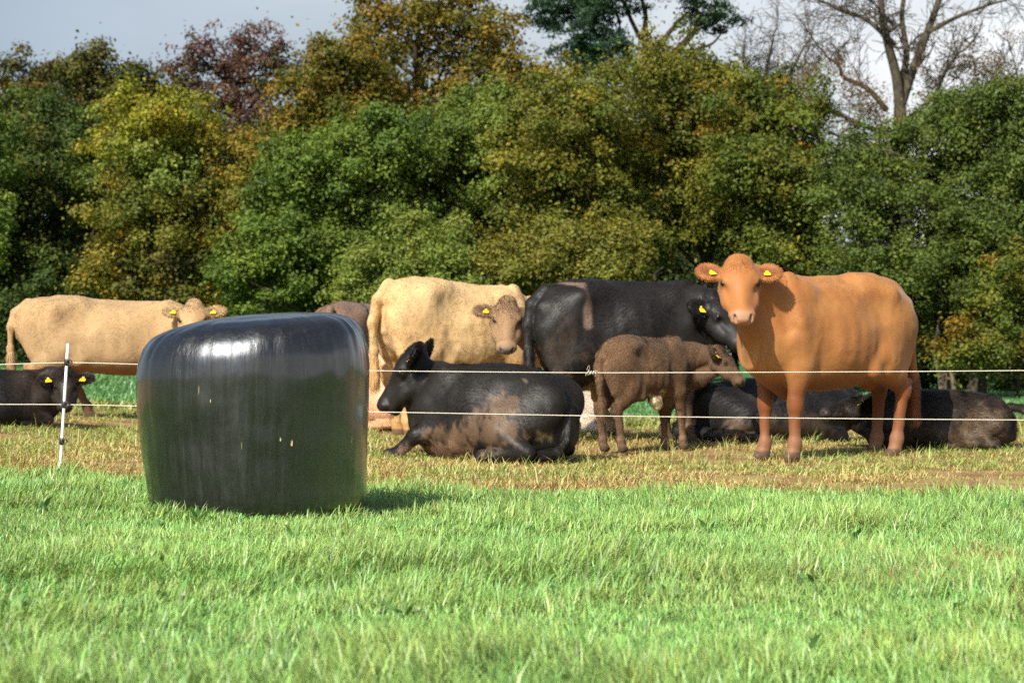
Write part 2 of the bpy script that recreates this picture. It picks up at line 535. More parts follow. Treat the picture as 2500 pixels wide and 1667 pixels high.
def leaf_mesh(P, Nn, S, C, aspect=0.62):
    N = len(P)
    rnd = norm(np.random.normal(0, 1, (N, 3)))
    t = norm(np.cross(Nn, rnd)); b = np.cross(Nn, t)
    s = S[:, None]
    fold = Nn * s * 0.12
    V = np.stack([P - t * s * 0.5, P + b * s * aspect * 0.5 + fold, P + t * s * 0.5, P - b * s * aspect * 0.5 + fold], 1).reshape(-1, 3)
    q = np.arange(N * 4).reshape(-1, 4)
    return V, q, np.repeat(C, 4, axis=0)

def palette_pick(cols, n):
    w = np.array([c[0] for c in cols], float); w /= w.sum()
    k = np.random.choice(len(cols), n, p=w)
    return np.array([c[1] for c in cols])[k]

def crown_leaves(blobs, Y, pal, leaf=0.12, dens=1.0, clump=0.42, fill=1.0, flat=1.0):
    clump = clump * 0.82; leaf = leaf * 0.80
    """blobs in photograph pixels (px, py, rx, ry[, palette[, dY]]) turned into ellipsoids of leaf clumps at their true distance"""
    P = []; Nn = []; S = []; C = []; centres = []
    for bl in blobs:
        px, py, rx, ry = bl[:4]
        bp = bl[4] if len(bl) > 4 and bl[4] else pal
        dY = bl[5] if len(bl) > 5 else np.random.uniform(-1.2, 0.8)
        Yb = Y + dY
        c = at(px, py, Yb); k = Yb / F
        r = np.array([rx * k, 0.8 * (rx + ry) * 0.5 * k + 0.25, ry * k])
        area = 4 * math.pi * ((r[0] * r[1]) ** 1.6 / 3 + (r[0] * r[2]) ** 1.6 / 3 + (r[1] * r[2]) ** 1.6 / 3) ** (1 / 1.6)
        ncl = max(5, int(area / (clump * clump) * 0.62 * dens))
        d = norm(np.random.normal(0, 1, (ncl, 3)))
        rr = np.random.uniform(0.44, 1.14, ncl) ** 0.8
        cc = c + d * r * rr[:, None]
        cc = cc + np.random.normal(0, 0.20, cc.shape) * min(1.0, clump / 0.4)
        centres.append((c, r, cc[:: max(1, ncl // 7)]))
        cr_ = clump * np.random.uniform(0.35, 1.45, ncl)
        ccol = palette_pick(bp, ncl) * np.random.uniform(0.75, 1.25, (ncl, 1))
        nl = np.maximum(4, (120 * (cr_ / clump) ** 2 * fill * (0.12 / leaf) ** 1.3)).astype(int)
        idx = np.repeat(np.arange(ncl), nl); n = len(idx)
        dd = norm(np.random.normal(0, 1, (n, 3)) + d[idx] * 0.55 + np.array([0, 0, 0.25]))
        q = np.random.uniform(0.35, 1.0, n)[:, None]
        off = dd * q * cr_[idx][:, None] * np.array([1, 1, 0.72 * flat])
        # each clump is a drooping spray of twigs, longer than it is wide
        ax = norm(d * 0.7 + np.random.normal(0, 0.6, (ncl, 3)) + np.array([0, 0, -0.1]))
        st_ = np.random.uniform(0.0, 1.1, ncl)
        al = (off * ax[idx]).sum(1, keepdims=True)
        off = off * 0.9 + ax[idx] * al * st_[idx][:, None]
        stray = np.random.rand(n) < 0.20
        off[stray] += np.random.normal(0, clump * 0.55, (stray.sum(), 3))
        P.append(cc[idx] + off)
        Nn.append(norm(dd * 0.8 + np.array([0, 0, 0.35]) + np.random.normal(0, 0.45, (n, 3))))
        S.append(leaf * 0.90 * np.random.uniform(0.6, 1.35, n))
        cl = ccol[idx] * np.random.uniform(0.85, 1.55, (n, 1))
        odd = np.random.rand(n) < 0.12
        cl[odd] = palette_pick(bp, odd.sum())
        C.append(cl * np.array([1.02, 1.0, 0.84]))
    P = np.concatenate(P)
    keep = P[:, 2] > ground(P[:, 0], P[:, 1]) + 0.03
    return P[keep], np.concatenate(Nn)[keep], np.concatenate(S)[keep], np.concatenate(C)[keep], centres

def wiggle(a, b, n, amp):
    t = np.linspace(0, 1, n)[:, None]
    p = np.asarray(a) * (1 - t) + np.asarray(b) * t
    w = np.random.normal(0, amp, (n, 3)); w[0] = 0; w[-1] = 0
    for _ in range(2):
        w[1:-1] = (w[:-2] + w[1:-1] * 2 + w[2:]) / 4
    return p + w

def tree(name, label, base_px, Y, blobs, pal, leaf=0.12, dens=1.0, clump=0.42, fill=1.0, trunk_r=0.16, bark=None,
         top_py=None, lean=0.0, group=None, cat='tree', flat=1.0, seed=None, n_limbs=4, stems=1):
    np.random.seed(seed if seed is not None else abs(int(base_px * 13 + Y * 101)) % 100000)
    bx = at(base_px, 0, Y)[0]; bz = gz(bx, Y)
    root = empty(name, (bx, Y, bz)); tag(root, label, cat, group)
    org = np.array([bx, Y, bz])
    P, Nn, S, C, cen = crown_leaves(blobs, Y, pal, leaf, dens, clump, fill, flat)
    V, q, CC = leaf_mesh(P, Nn, S, np.clip(C, 0.004, 0.9))
    mesh_obj('crown', V - org, [q], LEAF_MAT, root, CC, False)
    bag = Bag()
    if top_py is None:
        top_py = min(b[1] for b in blobs)
    top = at(base_px + lean, top_py, Y)
    for s in range(stems):
        ob = org + np.array([(s - (stems - 1) / 2) * 0.5, np.random.uniform(-0.3, 0.3), -0.1])
        tp = top + np.array([(s - (stems - 1) / 2) * 1.1, 0, np.random.uniform(-0.6, 0)])
        tr = wiggle(ob, tp, 12, 0.10)
        rad = trunk_r * (1 - 0.85 * np.linspace(0, 1, 12) ** 0.9) * (1 if s == 0 else 0.75)
        rad[0] *= 1.35
        bag.tube(tr, rad, 9)
    tr0 = tr
    for c, r, cl in cen:
        z0 = min(max(0.15, (c[2] - r[2] * 0.9 - org[2]) / max(0.5, (top[2] - org[2]))), 0.92)
        k = int(z0 * 11)
        a = tr0[k]
        limb = wiggle(a, c, 9, 0.16)
        lr = max(0.02, trunk_r * 0.42 * (1 - z0 * 0.5))
        bag.tube(limb, lr * (1 - 0.7 * np.linspace(0, 1, 9)), 6)
        for cc in cl[:n_limbs]:
            s0 = limb[np.random.randint(4, 9)]
            bag.tube(wiggle(s0, cc, 6, 0.08), np.linspace(lr * 0.38, 0.006, 6), 4)
    bag.v = [v - org for v in bag.v]
    bag.build('trunk', bark or BARK, root)
    return root

GREEN = [(3, (0.092, 0.142, 0.026)), (2, (0.122, 0.172, 0.030)), (1, (0.060, 0.100, 0.020))]
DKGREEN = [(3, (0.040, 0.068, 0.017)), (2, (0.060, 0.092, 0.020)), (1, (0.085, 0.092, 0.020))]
OLIVE = [(3, (0.120, 0.128, 0.021)), (2, (0.155, 0.142, 0.021)), (2, (0.082, 0.104, 0.019)), (0.25, (0.20, 0.140, 0.020))]
OLIVEG = [(3, (0.085, 0.115, 0.019)), (2, (0.120, 0.125, 0.019)), (0.35, (0.21, 0.13, 0.016)), (1.2, (0.058, 0.082, 0.014))]
YELGREEN = [(3, (0.180, 0.190, 0.022)), (2, (0.140, 0.170, 0.024)), (1, (0.22, 0.19, 0.02))]
ORANGE = [(2, (0.19, 0.155, 0.024)), (3, (0.14, 0.138, 0.022)), (0.5, (0.24, 0.16, 0.022))]
GOLD = [(1.5, (0.28, 0.20, 0.026)), (2, (0.18, 0.155, 0.024)), (2, (0.10, 0.108, 0.02))]
OAKTOP = [(3, (0.185, 0.135, 0.020)), (2, (0.125, 0.112, 0.020)), (0.5, (0.205, 0.130, 0.018)), (1.4, (0.080, 0.088, 0.018))]
BROWNOL = [(2, (0.085, 0.070, 0.020)), (2, (0.055, 0.060, 0.017)), (1, (0.125, 0.085, 0.020))]
COPPER = [(3, (0.080, 0.038, 0.034)), (2, (0.115, 0.060, 0.042)), (1, (0.060, 0.060, 0.028))]
PINE = [(3, (0.022, 0.058, 0.032)), (2, (0.032, 0.075, 0.036)), (1, (0.018, 0.040, 0.026))]
ASH = [(3, (0.072, 0.108, 0.022)), (2, (0.094, 0.128, 0.026)), (1, (0.050, 0.078, 0.018))]
LIME = [(3, (0.125, 0.170, 0.036)), (2, (0.155, 0.185, 0.040)), (1, (0.095, 0.135, 0.026))]
SHADE = [(3, (0.024, 0.040, 0.012)), (2, (0.036, 0.055, 0.014)), (0.4, (0.075, 0.075, 0.018))]  # leaf colours darkened, with the shade under the crowns put into them

HEDGE = 'broadleaf trees along the field edge'
BACK = 'taller trees rising behind the hedge trees'

def build_trees():
    # -------- back row
    tree('tree', 'small olive brown tree with flat tuft at the far left of the skyline', 90, 66,
         [(80, 178, 62, 22), (55, 168, 30, 14), (118, 190, 40, 16), (60, 235, 60, 34), (110, 262, 60, 40), (20, 262, 60, 40), (40, 330, 110, 70)], BROWNOL, 0.16, 0.8, 0.42, 1.0, 0.14, group=BACK)
    tree('tree', 'dark olive tree with a domed tuft on the skyline beside the flat tufted one', 230, 64,
         [(205, 152, 48, 20), (232, 146, 22, 14), (180, 172, 30, 16), (270, 192, 60, 34), (330, 208, 60, 40), (240, 228, 70, 44), (160, 250, 60, 40), (390, 215, 50, 40), (300, 290, 130, 80)],
         [(3, (0.05, 0.06, 0.016)), (2, (0.085, 0.08, 0.02))], 0.16, 0.9, 0.42, 1.0, 0.14, group=BACK)
    tree('tree', 'thinning purple brown beech on the skyline, sky showing between its twigs', 585, 68,
         [(480, 125, 50, 12), (540, 108, 60, 14), (610, 112, 60, 14), (680, 128, 50, 14), (450, 150, 60, 14), (530, 150, 70, 18), (620, 152, 70, 18), (700, 165, 50, 18), (430, 195, 60, 22), (520, 195, 70, 24), (600, 200, 70, 24), (680, 205, 60, 26),
          (460, 235, 60, 24), (540, 245, 70, 26), (620, 250, 70, 26), (500, 285, 70, 30), (590, 295, 70, 30), (560, 335, 70, 30), (640, 340, 60, 40), (690, 180, 50, 40, [(1, (0.07, 0.085, 0.025))]), (430, 215, 40, 30, [(1, (0.08, 0.075, 0.025))])],
         COPPER, 0.15, 0.55, 0.36, 0.40, 0.20, n_limbs=10, group=BACK)
    tree('tree', 'tallest golden olive oak at the middle of the skyline, reaching out of the picture', 1020, 66,
         [(900, 30, 60, 50), (880, 95, 60, 50), (950, 110, 80, 60), (985, 10, 60, 60), (1080, -30, 110, 60), (1060, 60, 90, 60), (1150, 60, 90, 60), (1200, 110, 90, 60), (1100, 140, 110, 60), (1250, 165, 80, 60), (1180, 200, 110, 60), (960, 190, 100, 50), (1060, 230, 110, 50), (1290, 220, 70, 60), (900, 260, 90, 60), (1000, 300, 140, 60), (1150, 300, 140, 70)],
         OAKTOP, 0.17, 0.66, 0.50, 0.8, 0.30, n_limbs=6, group=BACK)
    tree('tree', 'olive and orange tree under the tall oak, its top sloping down to the left', 800, 63,
         [(870, 120, 40, 26), (800, 150, 70, 40), (840, 200, 80, 50), (760, 190, 70, 50), (730, 250, 80, 60), (810, 270, 90, 60), (900, 230, 60, 50), (850, 330, 110, 60), (730, 330, 80, 50)],
         [(3, (0.145, 0.118, 0.018)), (2, (0.09, 0.098, 0.018)), (0.6, (0.20, 0.13, 0.018))], 0.16, 0.9, 0.46, 0.95, 0.22, group=BACK)
    # Scots pine
    np.random.seed(77)
    Yp = 69.0
    bx = at(1600, 0, Yp)[0]; bz = gz(bx, Yp); org = np.array([bx, Yp, bz])
    root = empty('pine_tree', org); tag(root, 'dark blue green pine with crooked bare limbs and flat needle pads', 'tree', BACK)
    pads = [(1390, 20, 70, 26), (1350, 5, 50, 20), (1440, 45, 70, 26), (1490, 20, 60, 24), (1420, 90, 80, 30), (1480, 120, 70, 28), (1400, 130, 60, 24), (1450, 160, 60, 22), (1560, -70, 110, 30), (1660, -45, 80, 26),
            (1690, 0, 70, 24), (1740, 30, 55, 20), (1770, 52, 28, 14), (1735, 62, 34, 16), (1330, 60, 40, 26), (1370, -30, 80, 40), (1460, -20, 70, 30), (1640, 195, 60, 18), (1700, 190, 60, 20), (1600, 215, 60, 22), (1745, 178, 40, 14)]
    P, Nn, S, C, cen = crown_leaves(pads, Yp, PINE, 0.15, 0.75, 0.34, 0.55, 0.6)
    V, q, CC = leaf_mesh(P, Nn, S * 1.25, C, 0.35)
    mesh_obj('crown', V - org, [q], LEAF_MAT, root, CC, False)
    bag = Bag()
    def pl(pts, r0, r1, dy=0.0):
        w = np.array([at(p[0], p[1], Yp + dy + (p[2] if len(p) > 2 else 0)) for p in pts])
        t = np.linspace(0, 1, 14); k = np.linspace(0, 1, len(w))
        w = np.stack([np.interp(t, k, w[:, j]) for j in range(3)], 1)
        w[1:-1] = (w[:-2] + 2 * w[1:-1] + w[2:]) / 4
        bag.tube(w, np.linspace(r0, r1, 14), 7)
    bag.tube(np.array([org - [0, 0, 0.2], at(1603, 420, Yp), at(1590, 200, Yp)]), [0.36, 0.28, 0.20], 9)
    pl([(1592, 230), (1594, 180), (1600, 165), (1640, 140), (1680, 95), (1710, 60), (1700, 20)], 0.17, 0.06)
    pl([(1592, 215), (1583, 160), (1592, 130), (1570, 90), (1580, 40), (1560, -20)], 0.15, 0.05)
    pl([(1585, 165), (1610, 110), (1650, 60), (1680, 30)], 0.10, 0.04)
    pl([(1590, 190), (1540, 150), (1510, 105), (1515, 60), (1500, 20)], 0.11, 0.04)
    pl([(1525, 120), (1490, 95), (1440, 100)], 0.07, 0.03)
    pl([(1590, 225), (1660, 205), (1720, 190), (1760, 170), (1790, 150)], 0.09, 0.02)
    pl([(1600, 165), (1660, 130), (1740, 110), (1770, 70)], 0.07, 0.02)
    pl([(1588, 140), (1545, 60), (1520, 0), (1480, -20)], 0.08, 0.03)
    pl([(1580, 230), (1500, 180), (1450, 165)], 0.08, 0.03)
    pl([(1710, 60), (1740, 50), (1765, 50)], 0.05, 0.02)
    pl([(1510, 105), (1470, 60), (1400, 30)], 0.06, 0.02)
    bag.v = [v - org for v in bag.v]
    bag.build('trunk', BARK_RED, root)

    # bare trees
    def bare(label, trunk_pts, Y, r0, limbs, seed, twigs, thin, sparse_blobs=None, pal=None):
        np.random.seed(seed)
        bx = at(trunk_pts[0][0], 0, Y)[0]; bz = gz(bx, Y); org = np.array([bx, Y, bz])
        root = empty('bare_tree', org); tag(root, label, 'tree', BACK)
        bag = Bag()
        def path(pts, n=14, depth=0.0):
            w = np.array([at(p[0], p[1], Y + depth * i / max(1, len(pts) - 1)) for i, p in enumerate(pts)])
            t = np.linspace(0, 1, n); k = np.linspace(0, 1, len(w))
            w = np.stack([np.interp(t, k, w[:, j]) for j in range(3)], 1)
            w[1:-1] = (w[:-2] + 2 * w[1:-1] + w[2:]) / 4
            return w
        tp = path(trunk_pts)
        tp = np.concatenate([[org - [0, 0, 0.2]], tp])
        bag.tube(tp, np.linspace(r0, r0 * 0.55, len(tp)), 9)
        def grow(p, d, length, r, lev):
            n = 6
            pts = [p]
            for i in range(n):
                d = norm(d + np.random.normal(0, 0.20, 3) + np.array([0, 0, 0.05 if lev < 2 else -0.03]))
                pts.append(pts[-1] + d * length / n)
            pts = np.array(pts)
            bag.tube(pts, np.linspace(r, max(thin, r * 0.45), n + 1), 5 if lev < 2 else 3)
            if lev >= twigs or (lev == 2 and np.random.rand() > 0.30): return
            for i in range(1, n + 1):
                for _ in range(2 if lev == 1 else 1):
                    a = norm(d + np.random.normal(0, 0.75, 3) * np.array([1, 0.8, 0.8]))
                    grow(pts[i], a, length * np.random.uniform(0.4, 0.62), max(thin, r * (0.55 - 0.04 * i)), lev + 1)
        for pts, ra, rb, dep in limbs:
            w = path(pts, 16, dep)
            bag.tube(w, np.linspace(ra, rb, 16), 7)
            for i in range(4, 16):
                if np.random.rand() < 0.6:
                    tdir = norm(w[min(15, i + 1)] - w[i - 1])
                    a = norm(tdir * 0.5 + np.random.normal(0, 0.7, 3) + np.array([0, 0, 0.15]))
                    grow(w[i], a, np.random.uniform(0.7, 1.5), max(thin * 1.6, rb * 0.6), 1)
            grow(w[-1], norm(w[-1] - w[-3]), 1.3, rb, 1)
        bag.v = [v - org for v in bag.v]
        bag.build('trunk', BARK_GREY, root)
        if sparse_blobs:
            P, Nn, S, C, cen = crown_leaves(sparse_blobs, Y, pal, 0.10, 0.55, 0.42, 0.32)
            V, q, CC = leaf_mesh(P, Nn, S, C)
            mesh_obj('crown', V - org, [q], LEAF_MAT, root, CC, False)
    RB = [(2, (0.13, 0.075, 0.045)), (1, (0.10, 0.085, 0.035)), (1, (0.16, 0.10, 0.04))]
    bare('large bare grey limbed tree standing tall on the right of the skyline', [(2195, 560), (2200, 420), (2198, 260)], 67, 0.32,
         [([(2198, 260), (2225, 180), (2260, 90), (2290, 10), (2310, -80)], 0.15, 0.07, 0.4),
          ([(2198, 275), (2190, 190), (2165, 100), (2150, 20), (2150, -80)], 0.17, 0.07, -0.6),
          ([(2190, 250), (2215, 140), (2200, 40), (2215, -60)], 0.12, 0.05, 1.0),
          ([(2185, 110), (2120, 50), (2060, 25), (2010, 5)], 0.08, 0.03, 0.6),
          ([(2165, 270), (2120, 215), (2055, 190), (2050, 160), (2020, 140)], 0.09, 0.03, -0.8),
          ([(2170, 330), (2090, 300), (2010, 260), (1985, 220)], 0.08, 0.03, 0.8),
          ([(2205, 300), (2280, 240), (2310, 170), (2340, 130)], 0.08, 0.03, -0.6),
          ([(2265, 80), (2340, 40), (2420, 10), (2460, 0)], 0.07, 0.025, 0.8),
          ([(2200, 330), (2290, 290), (2370, 280), (2420, 230)], 0.07, 0.025, 0.3),
          ([(2180, 360), (2100, 350), (2040, 330), (2000, 310)], 0.06, 0.025, -0.3)],
         11, 3, 0.008,
         [(2010, 190, 60, 40), (2080, 250, 90, 50), (2330, 180, 90, 50), (2120, 320, 100, 60), (2300, 290, 90, 50), (2400, 130, 60, 50)], RB)
    bare('small leafless twiggy tree left of the large bare one', [(1890, 400), (1885, 300), (1880, 240)], 70, 0.13,
         [([(1880, 250), (1870, 180), (1885, 110), (1890, 80)], 0.06, 0.02, 0.3),
          ([(1882, 260), (1840, 200), (1815, 160)], 0.05, 0.02, -0.5),
          ([(1882, 240), (1930, 180), (1960, 120), (1975, 100)], 0.05, 0.02, 0.5),
          ([(1880, 290), (1930, 250), (1960, 220)], 0.04, 0.02, 0.2)],
         12, 3, 0.007, [(1960, 150, 40, 40), (1850, 220, 60, 50), (1940, 250, 60, 60)], RB)
    bare('leafless reddish brown tree at the right edge behind the ash', [(2490, 520), (2485, 400), (2480, 320)], 70, 0.16,
         [([(2480, 330), (2450, 270), (2420, 220)], 0.07, 0.02, 0.3),
          ([(2482, 320), (2490, 240), (2480, 170)], 0.06, 0.02, -0.5),
          ([(2482, 350), (2530, 280), (2550, 220)], 0.06, 0.02, 0.5),
          ([(2482, 360), (2400, 320), (2370, 270)], 0.05, 0.02, 0.2)],
         13, 3, 0.007, [(2470, 230, 60, 50), (2420, 270, 80, 40), (2510, 300, 60, 60)], [(2, (0.12, 0.05, 0.03)), (1, (0.09, 0.07, 0.03))])

    # -------- the far wood that closes the gaps
    np.random.seed(9)
    blobs = []
    for px in range(-700, 3300, 95):
        top = 400 if px < 1950 or px > 2580 else 700
        for py in range(top, 860, 95):
            blobs.append((px + np.random.uniform(-40, 40), py + np.random.uniform(-30, 30), 85, 75, None, np.random.uniform(-1, 3)))
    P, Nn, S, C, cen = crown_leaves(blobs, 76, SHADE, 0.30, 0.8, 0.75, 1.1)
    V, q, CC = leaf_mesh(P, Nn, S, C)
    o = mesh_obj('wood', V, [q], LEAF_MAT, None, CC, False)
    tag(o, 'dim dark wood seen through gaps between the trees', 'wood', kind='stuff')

    # -------- front row
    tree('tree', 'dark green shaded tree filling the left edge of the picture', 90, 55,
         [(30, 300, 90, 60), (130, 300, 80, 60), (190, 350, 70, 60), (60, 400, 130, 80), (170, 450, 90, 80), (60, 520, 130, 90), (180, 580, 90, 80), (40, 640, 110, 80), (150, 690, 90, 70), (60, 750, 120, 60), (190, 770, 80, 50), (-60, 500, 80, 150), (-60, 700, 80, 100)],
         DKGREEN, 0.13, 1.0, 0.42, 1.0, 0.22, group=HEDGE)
    tree('tree', 'light green boughs poking in at the left edge beside the dark tree', -50, 50,
         [(-40, 300, 60, 60), (-20, 370, 40, 50), (-70, 420, 80, 90), (-60, 560, 60, 90)], GREEN, 0.12, 1.0, 0.38, 1.0, 0.12, group=HEDGE)
    tree('tree', 'yellow green tree turning orange on its lower boughs, left of the bale', 400, 50,
         [(330, 262, 60, 40, YELGREEN), (390, 275, 70, 45, YELGREEN), (280, 320, 60, 50, YELGREEN), (360, 335, 90, 60, YELGREEN), (450, 330, 60, 50, YELGREEN), (500, 310, 44, 34, YELGREEN),
          (310, 410, 80, 60, LIME), (400, 420, 90, 60, LIME), (480, 400, 60, 50), (570, 380, 60, 60, ORANGE), (590, 450, 60, 60, ORANGE), (530, 470, 70, 60), (430, 490, 90, 60), (330, 490, 80, 60),
          (600, 530, 50, 60, ORANGE), (360, 535, 70, 46, GOLD), (290, 570, 60, 50, ORANGE), (420, 580, 80, 60), (520, 570, 70, 60, OLIVEG), (330, 640, 60, 50), (430, 660, 90, 50, BROWNOL), (540, 640, 60, 60, OLIVEG),
          (290, 685, 60, 34, GOLD), (340, 715, 60, 34, GOLD), (250, 670, 40, 30, GOLD), (480, 720, 50, 24, GOLD), (560, 710, 50, 34, OLIVEG)],
         OLIVE, 0.12, 0.9, 0.38, 0.9, 0.20, bark=BARK_GREY, group=HEDGE, stems=2, n_limbs=6)
    tree('tree', 'full fresh green tree directly above the bale', 780, 48.5,
         [(720, 375, 60, 44), (790, 365, 70, 50), (690, 430, 60, 50), (770, 440, 80, 60), (850, 430, 80, 60), (920, 350, 60, 50), (960, 320, 50, 40), (930, 410, 80, 60), (1000, 370, 60, 50), (680, 500, 60, 60), (760, 530, 90, 60), (860, 520, 90, 70), (950, 490, 80, 60),
          (620, 590, 70, 50), (700, 610, 90, 60), (800, 620, 90, 60), (590, 650, 60, 44), (650, 690, 90, 50), (740, 700, 80, 44), (840, 690, 80, 50), (900, 600, 80, 60)],
         GREEN, 0.115, 1.05, 0.36, 1.05, 0.20, group=HEDGE, n_limbs=3)
    tree('tree', 'mid green tree with soft rounded top, right of the fresh green one', 1140, 50,
         [(1110, 290, 60, 44), (1180, 265, 70, 44), (1240, 270, 60, 44), (1080, 350, 70, 54), (1160, 340, 80, 60), (1250, 330, 60, 60), (1040, 420, 70, 60), (1120, 420, 90, 60), (1210, 420, 80, 60), (1030, 500, 80, 60), (1120, 510, 90, 60), (1200, 500, 80, 60), (1050, 580, 80, 50)],
         [(3, (0.100, 0.148, 0.030)), (2, (0.128, 0.165, 0.033)), (1, (0.068, 0.105, 0.022))], 0.115, 1.0, 0.36, 1.0, 0.18, group=HEDGE, n_limbs=3)
    tree('bush', 'pale green bush in front of the mid green tree, behind the cream cow', 1000, 46,
         [(930, 620, 50, 40), (1000, 590, 60, 44), (1070, 590, 50, 44), (890, 680, 60, 44), (960, 680, 70, 54), (1040, 660, 70, 54), (1110, 660, 60, 50), (860, 730, 50, 34), (930, 740, 70, 40), (1010, 730, 80, 44), (1090, 730, 70, 44), (1150, 720, 50, 44)],
         LIME, 0.10, 1.0, 0.32, 1.0, 0.10, group='bushes at the foot of the trees', cat='bush', n_limbs=3, stems=2)
    tree('tree', 'olive oak with orange tinged leaves right of the mid green tree', 1400, 48,
         [(1330, 240, 60, 44), (1390, 210, 70, 44), (1460, 225, 70, 50), (1300, 310, 60, 60), (1370, 300, 80, 60), (1450, 310, 90, 60), (1310, 390, 70, 60), (1390, 400, 90, 60), (1480, 390, 80, 60), (1300, 480, 70, 60), (1380, 490, 80, 60), (1470, 490, 80, 60), (1270, 570, 80, 60), (1350, 590, 80, 60), (1430, 580, 80, 60)],
         OLIVE, 0.115, 1.0, 0.38, 1.0, 0.22, group=HEDGE, n_limbs=4)
    tree('tree', 'broad golden olive oak behind the ginger cow, highest of the hedge trees', 1720, 50,
         [(1600, 160, 60, 40), (1660, 160, 60, 44), (1560, 210, 70, 44), (1640, 225, 90, 54), (1720, 220, 70, 50), (1590, 290, 90, 60), (1680, 300, 90, 60), (1760, 270, 60, 50), (1560, 370, 70, 60), (1650, 390, 90, 60), (1740, 370, 80, 60), (1580, 460, 80, 60), (1670, 480, 90, 60), (1760, 460, 80, 60), (1560, 540, 80, 50), (1640, 570, 90, 50), (1740, 550, 90, 60)],
         OLIVE, 0.12, 0.95, 0.40, 0.95, 0.24, group=HEDGE, n_limbs=4)
    tree('tree', 'olive oak with a rounded shoulder beside the sky gap on the right', 1880, 49,
         [(1820, 235, 60, 44), (1890, 240, 70, 44), (1950, 280, 50, 44), (1800, 310, 70, 54), (1880, 320, 90, 60), (1960, 350, 50, 60), (1830, 400, 90, 60), (1920, 420, 80, 60), (1990, 430, 40, 50), (1840, 490, 90, 60), (1930, 510, 90, 60), (2010, 500, 44, 60), (1840, 580, 80, 50), (1920, 600, 90, 50), (2000, 600, 40, 50)],
         OLIVEG, 0.115, 1.0, 0.38, 1.0, 0.20, group=HEDGE, n_limbs=4)
    tree('bush', 'yellow olive bush above the standing black cow', 1360, 46.5,
         [(1240, 640, 60, 44), (1310, 640, 70, 44), (1390, 620, 60, 44), (1470, 610, 60, 44), (1530, 600, 50, 44), (1270, 700, 70, 40), (1350, 700, 70, 44), (1430, 690, 70, 44), (1500, 670, 60, 44), (1220, 740, 60, 40)],
         [(3, (0.125, 0.135, 0.026)), (2, (0.155, 0.145, 0.026)), (0.8, (0.085, 0.10, 0.02))], 0.105, 1.0, 0.34, 1.0, 0.10, group='bushes at the foot of the trees', cat='bush', n_limbs=3, stems=2)
    tree('bush', 'small yellow green bush behind the head of the ginger cow', 1900, 49,
         [(1830, 660, 60, 34), (1900, 650, 60, 40), (1960, 690, 60, 40), (1880, 715, 70, 40), (1990, 740, 60, 40)],
         [(3, (0.11, 0.14, 0.022)), (1, (0.17, 0.16, 0.025)), (1, (0.06, 0.085, 0.016))], 0.11, 0.8, 0.34, 0.9, 0.08, group='bushes at the foot of the trees', cat='bush', n_limbs=3)
    tree('tree', 'deep green ash on the right with specks of sky through its boughs', 2300, 46,
         [(2290, 290, 50, 40), (2350, 250, 70, 44), (2430, 245, 70, 44), (2500, 270, 60, 60), (2230, 350, 60, 44), (2310, 350, 80, 54), (2400, 340, 90, 60), (2490, 370, 70, 60), (2065, 400, 46, 36), (2045, 460, 46, 50), (2110, 365, 50, 36), (2200, 335, 50, 36), (2120, 420, 60, 50), (2190, 430, 70, 54), (2280, 440, 60, 44), (2370, 430, 80, 60), (2460, 460, 80, 60),
          (2100, 500, 60, 60), (2180, 520, 60, 50), (2400, 540, 70, 60), (2490, 550, 60, 60), (2100, 590, 60, 50), (2170, 610, 60, 44), (2300, 505, 60, 36), (2340, 545, 50, 36), (2290, 590, 70, 50), (2390, 640, 80, 60), (2200, 680, 70, 50), (2290, 690, 80, 54), (2130, 690, 50, 44), (2180, 750, 70, 50), (2270, 770, 80, 50), (2360, 740, 80, 60), (2480, 650, 60, 60), (2580, 420, 80, 160)],
         ASH, 0.105, 0.82, 0.36, 0.9, 0.13, bark=BARK_GREY, group=HEDGE, stems=3, n_limbs=6)
    tree('bush', 'low olive bush at the right edge under the ash', 2440, 44.5,
         [(2420, 690, 50, 40), (2480, 680, 50, 50), (2400, 760, 60, 44), (2460, 770, 60, 54), (2520, 770, 50, 60), (2420, 840, 70, 40), (2500, 850, 60, 50), (2350, 850, 50, 34)],
         OLIVEG, 0.10, 0.95, 0.32, 1.0, 0.08, group='bushes at the foot of the trees', cat='bush', n_limbs=3, stems=2)
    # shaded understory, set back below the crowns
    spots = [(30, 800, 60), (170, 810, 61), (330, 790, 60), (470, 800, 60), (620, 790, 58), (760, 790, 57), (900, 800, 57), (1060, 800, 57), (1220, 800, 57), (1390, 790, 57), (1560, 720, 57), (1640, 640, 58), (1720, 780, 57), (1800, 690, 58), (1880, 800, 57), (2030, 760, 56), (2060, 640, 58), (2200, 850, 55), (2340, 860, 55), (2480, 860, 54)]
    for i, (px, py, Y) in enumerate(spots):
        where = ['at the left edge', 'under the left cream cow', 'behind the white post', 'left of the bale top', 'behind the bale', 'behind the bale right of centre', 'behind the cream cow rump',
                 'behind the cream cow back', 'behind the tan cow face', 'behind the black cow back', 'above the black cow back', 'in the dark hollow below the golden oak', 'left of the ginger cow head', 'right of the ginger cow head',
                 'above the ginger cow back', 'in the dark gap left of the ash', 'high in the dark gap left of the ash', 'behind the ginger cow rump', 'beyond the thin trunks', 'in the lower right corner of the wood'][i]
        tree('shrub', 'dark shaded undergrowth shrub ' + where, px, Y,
             [(px, py, 80, 60), (px - 50, py + 40, 70, 50), (px + 55, py + 45, 70, 50)], SHADE, 0.15, 0.8, 0.42, 0.9, 0.07, group='shaded undergrowth shrubs', cat='shrub', n_limbs=2, seed=500 + i)
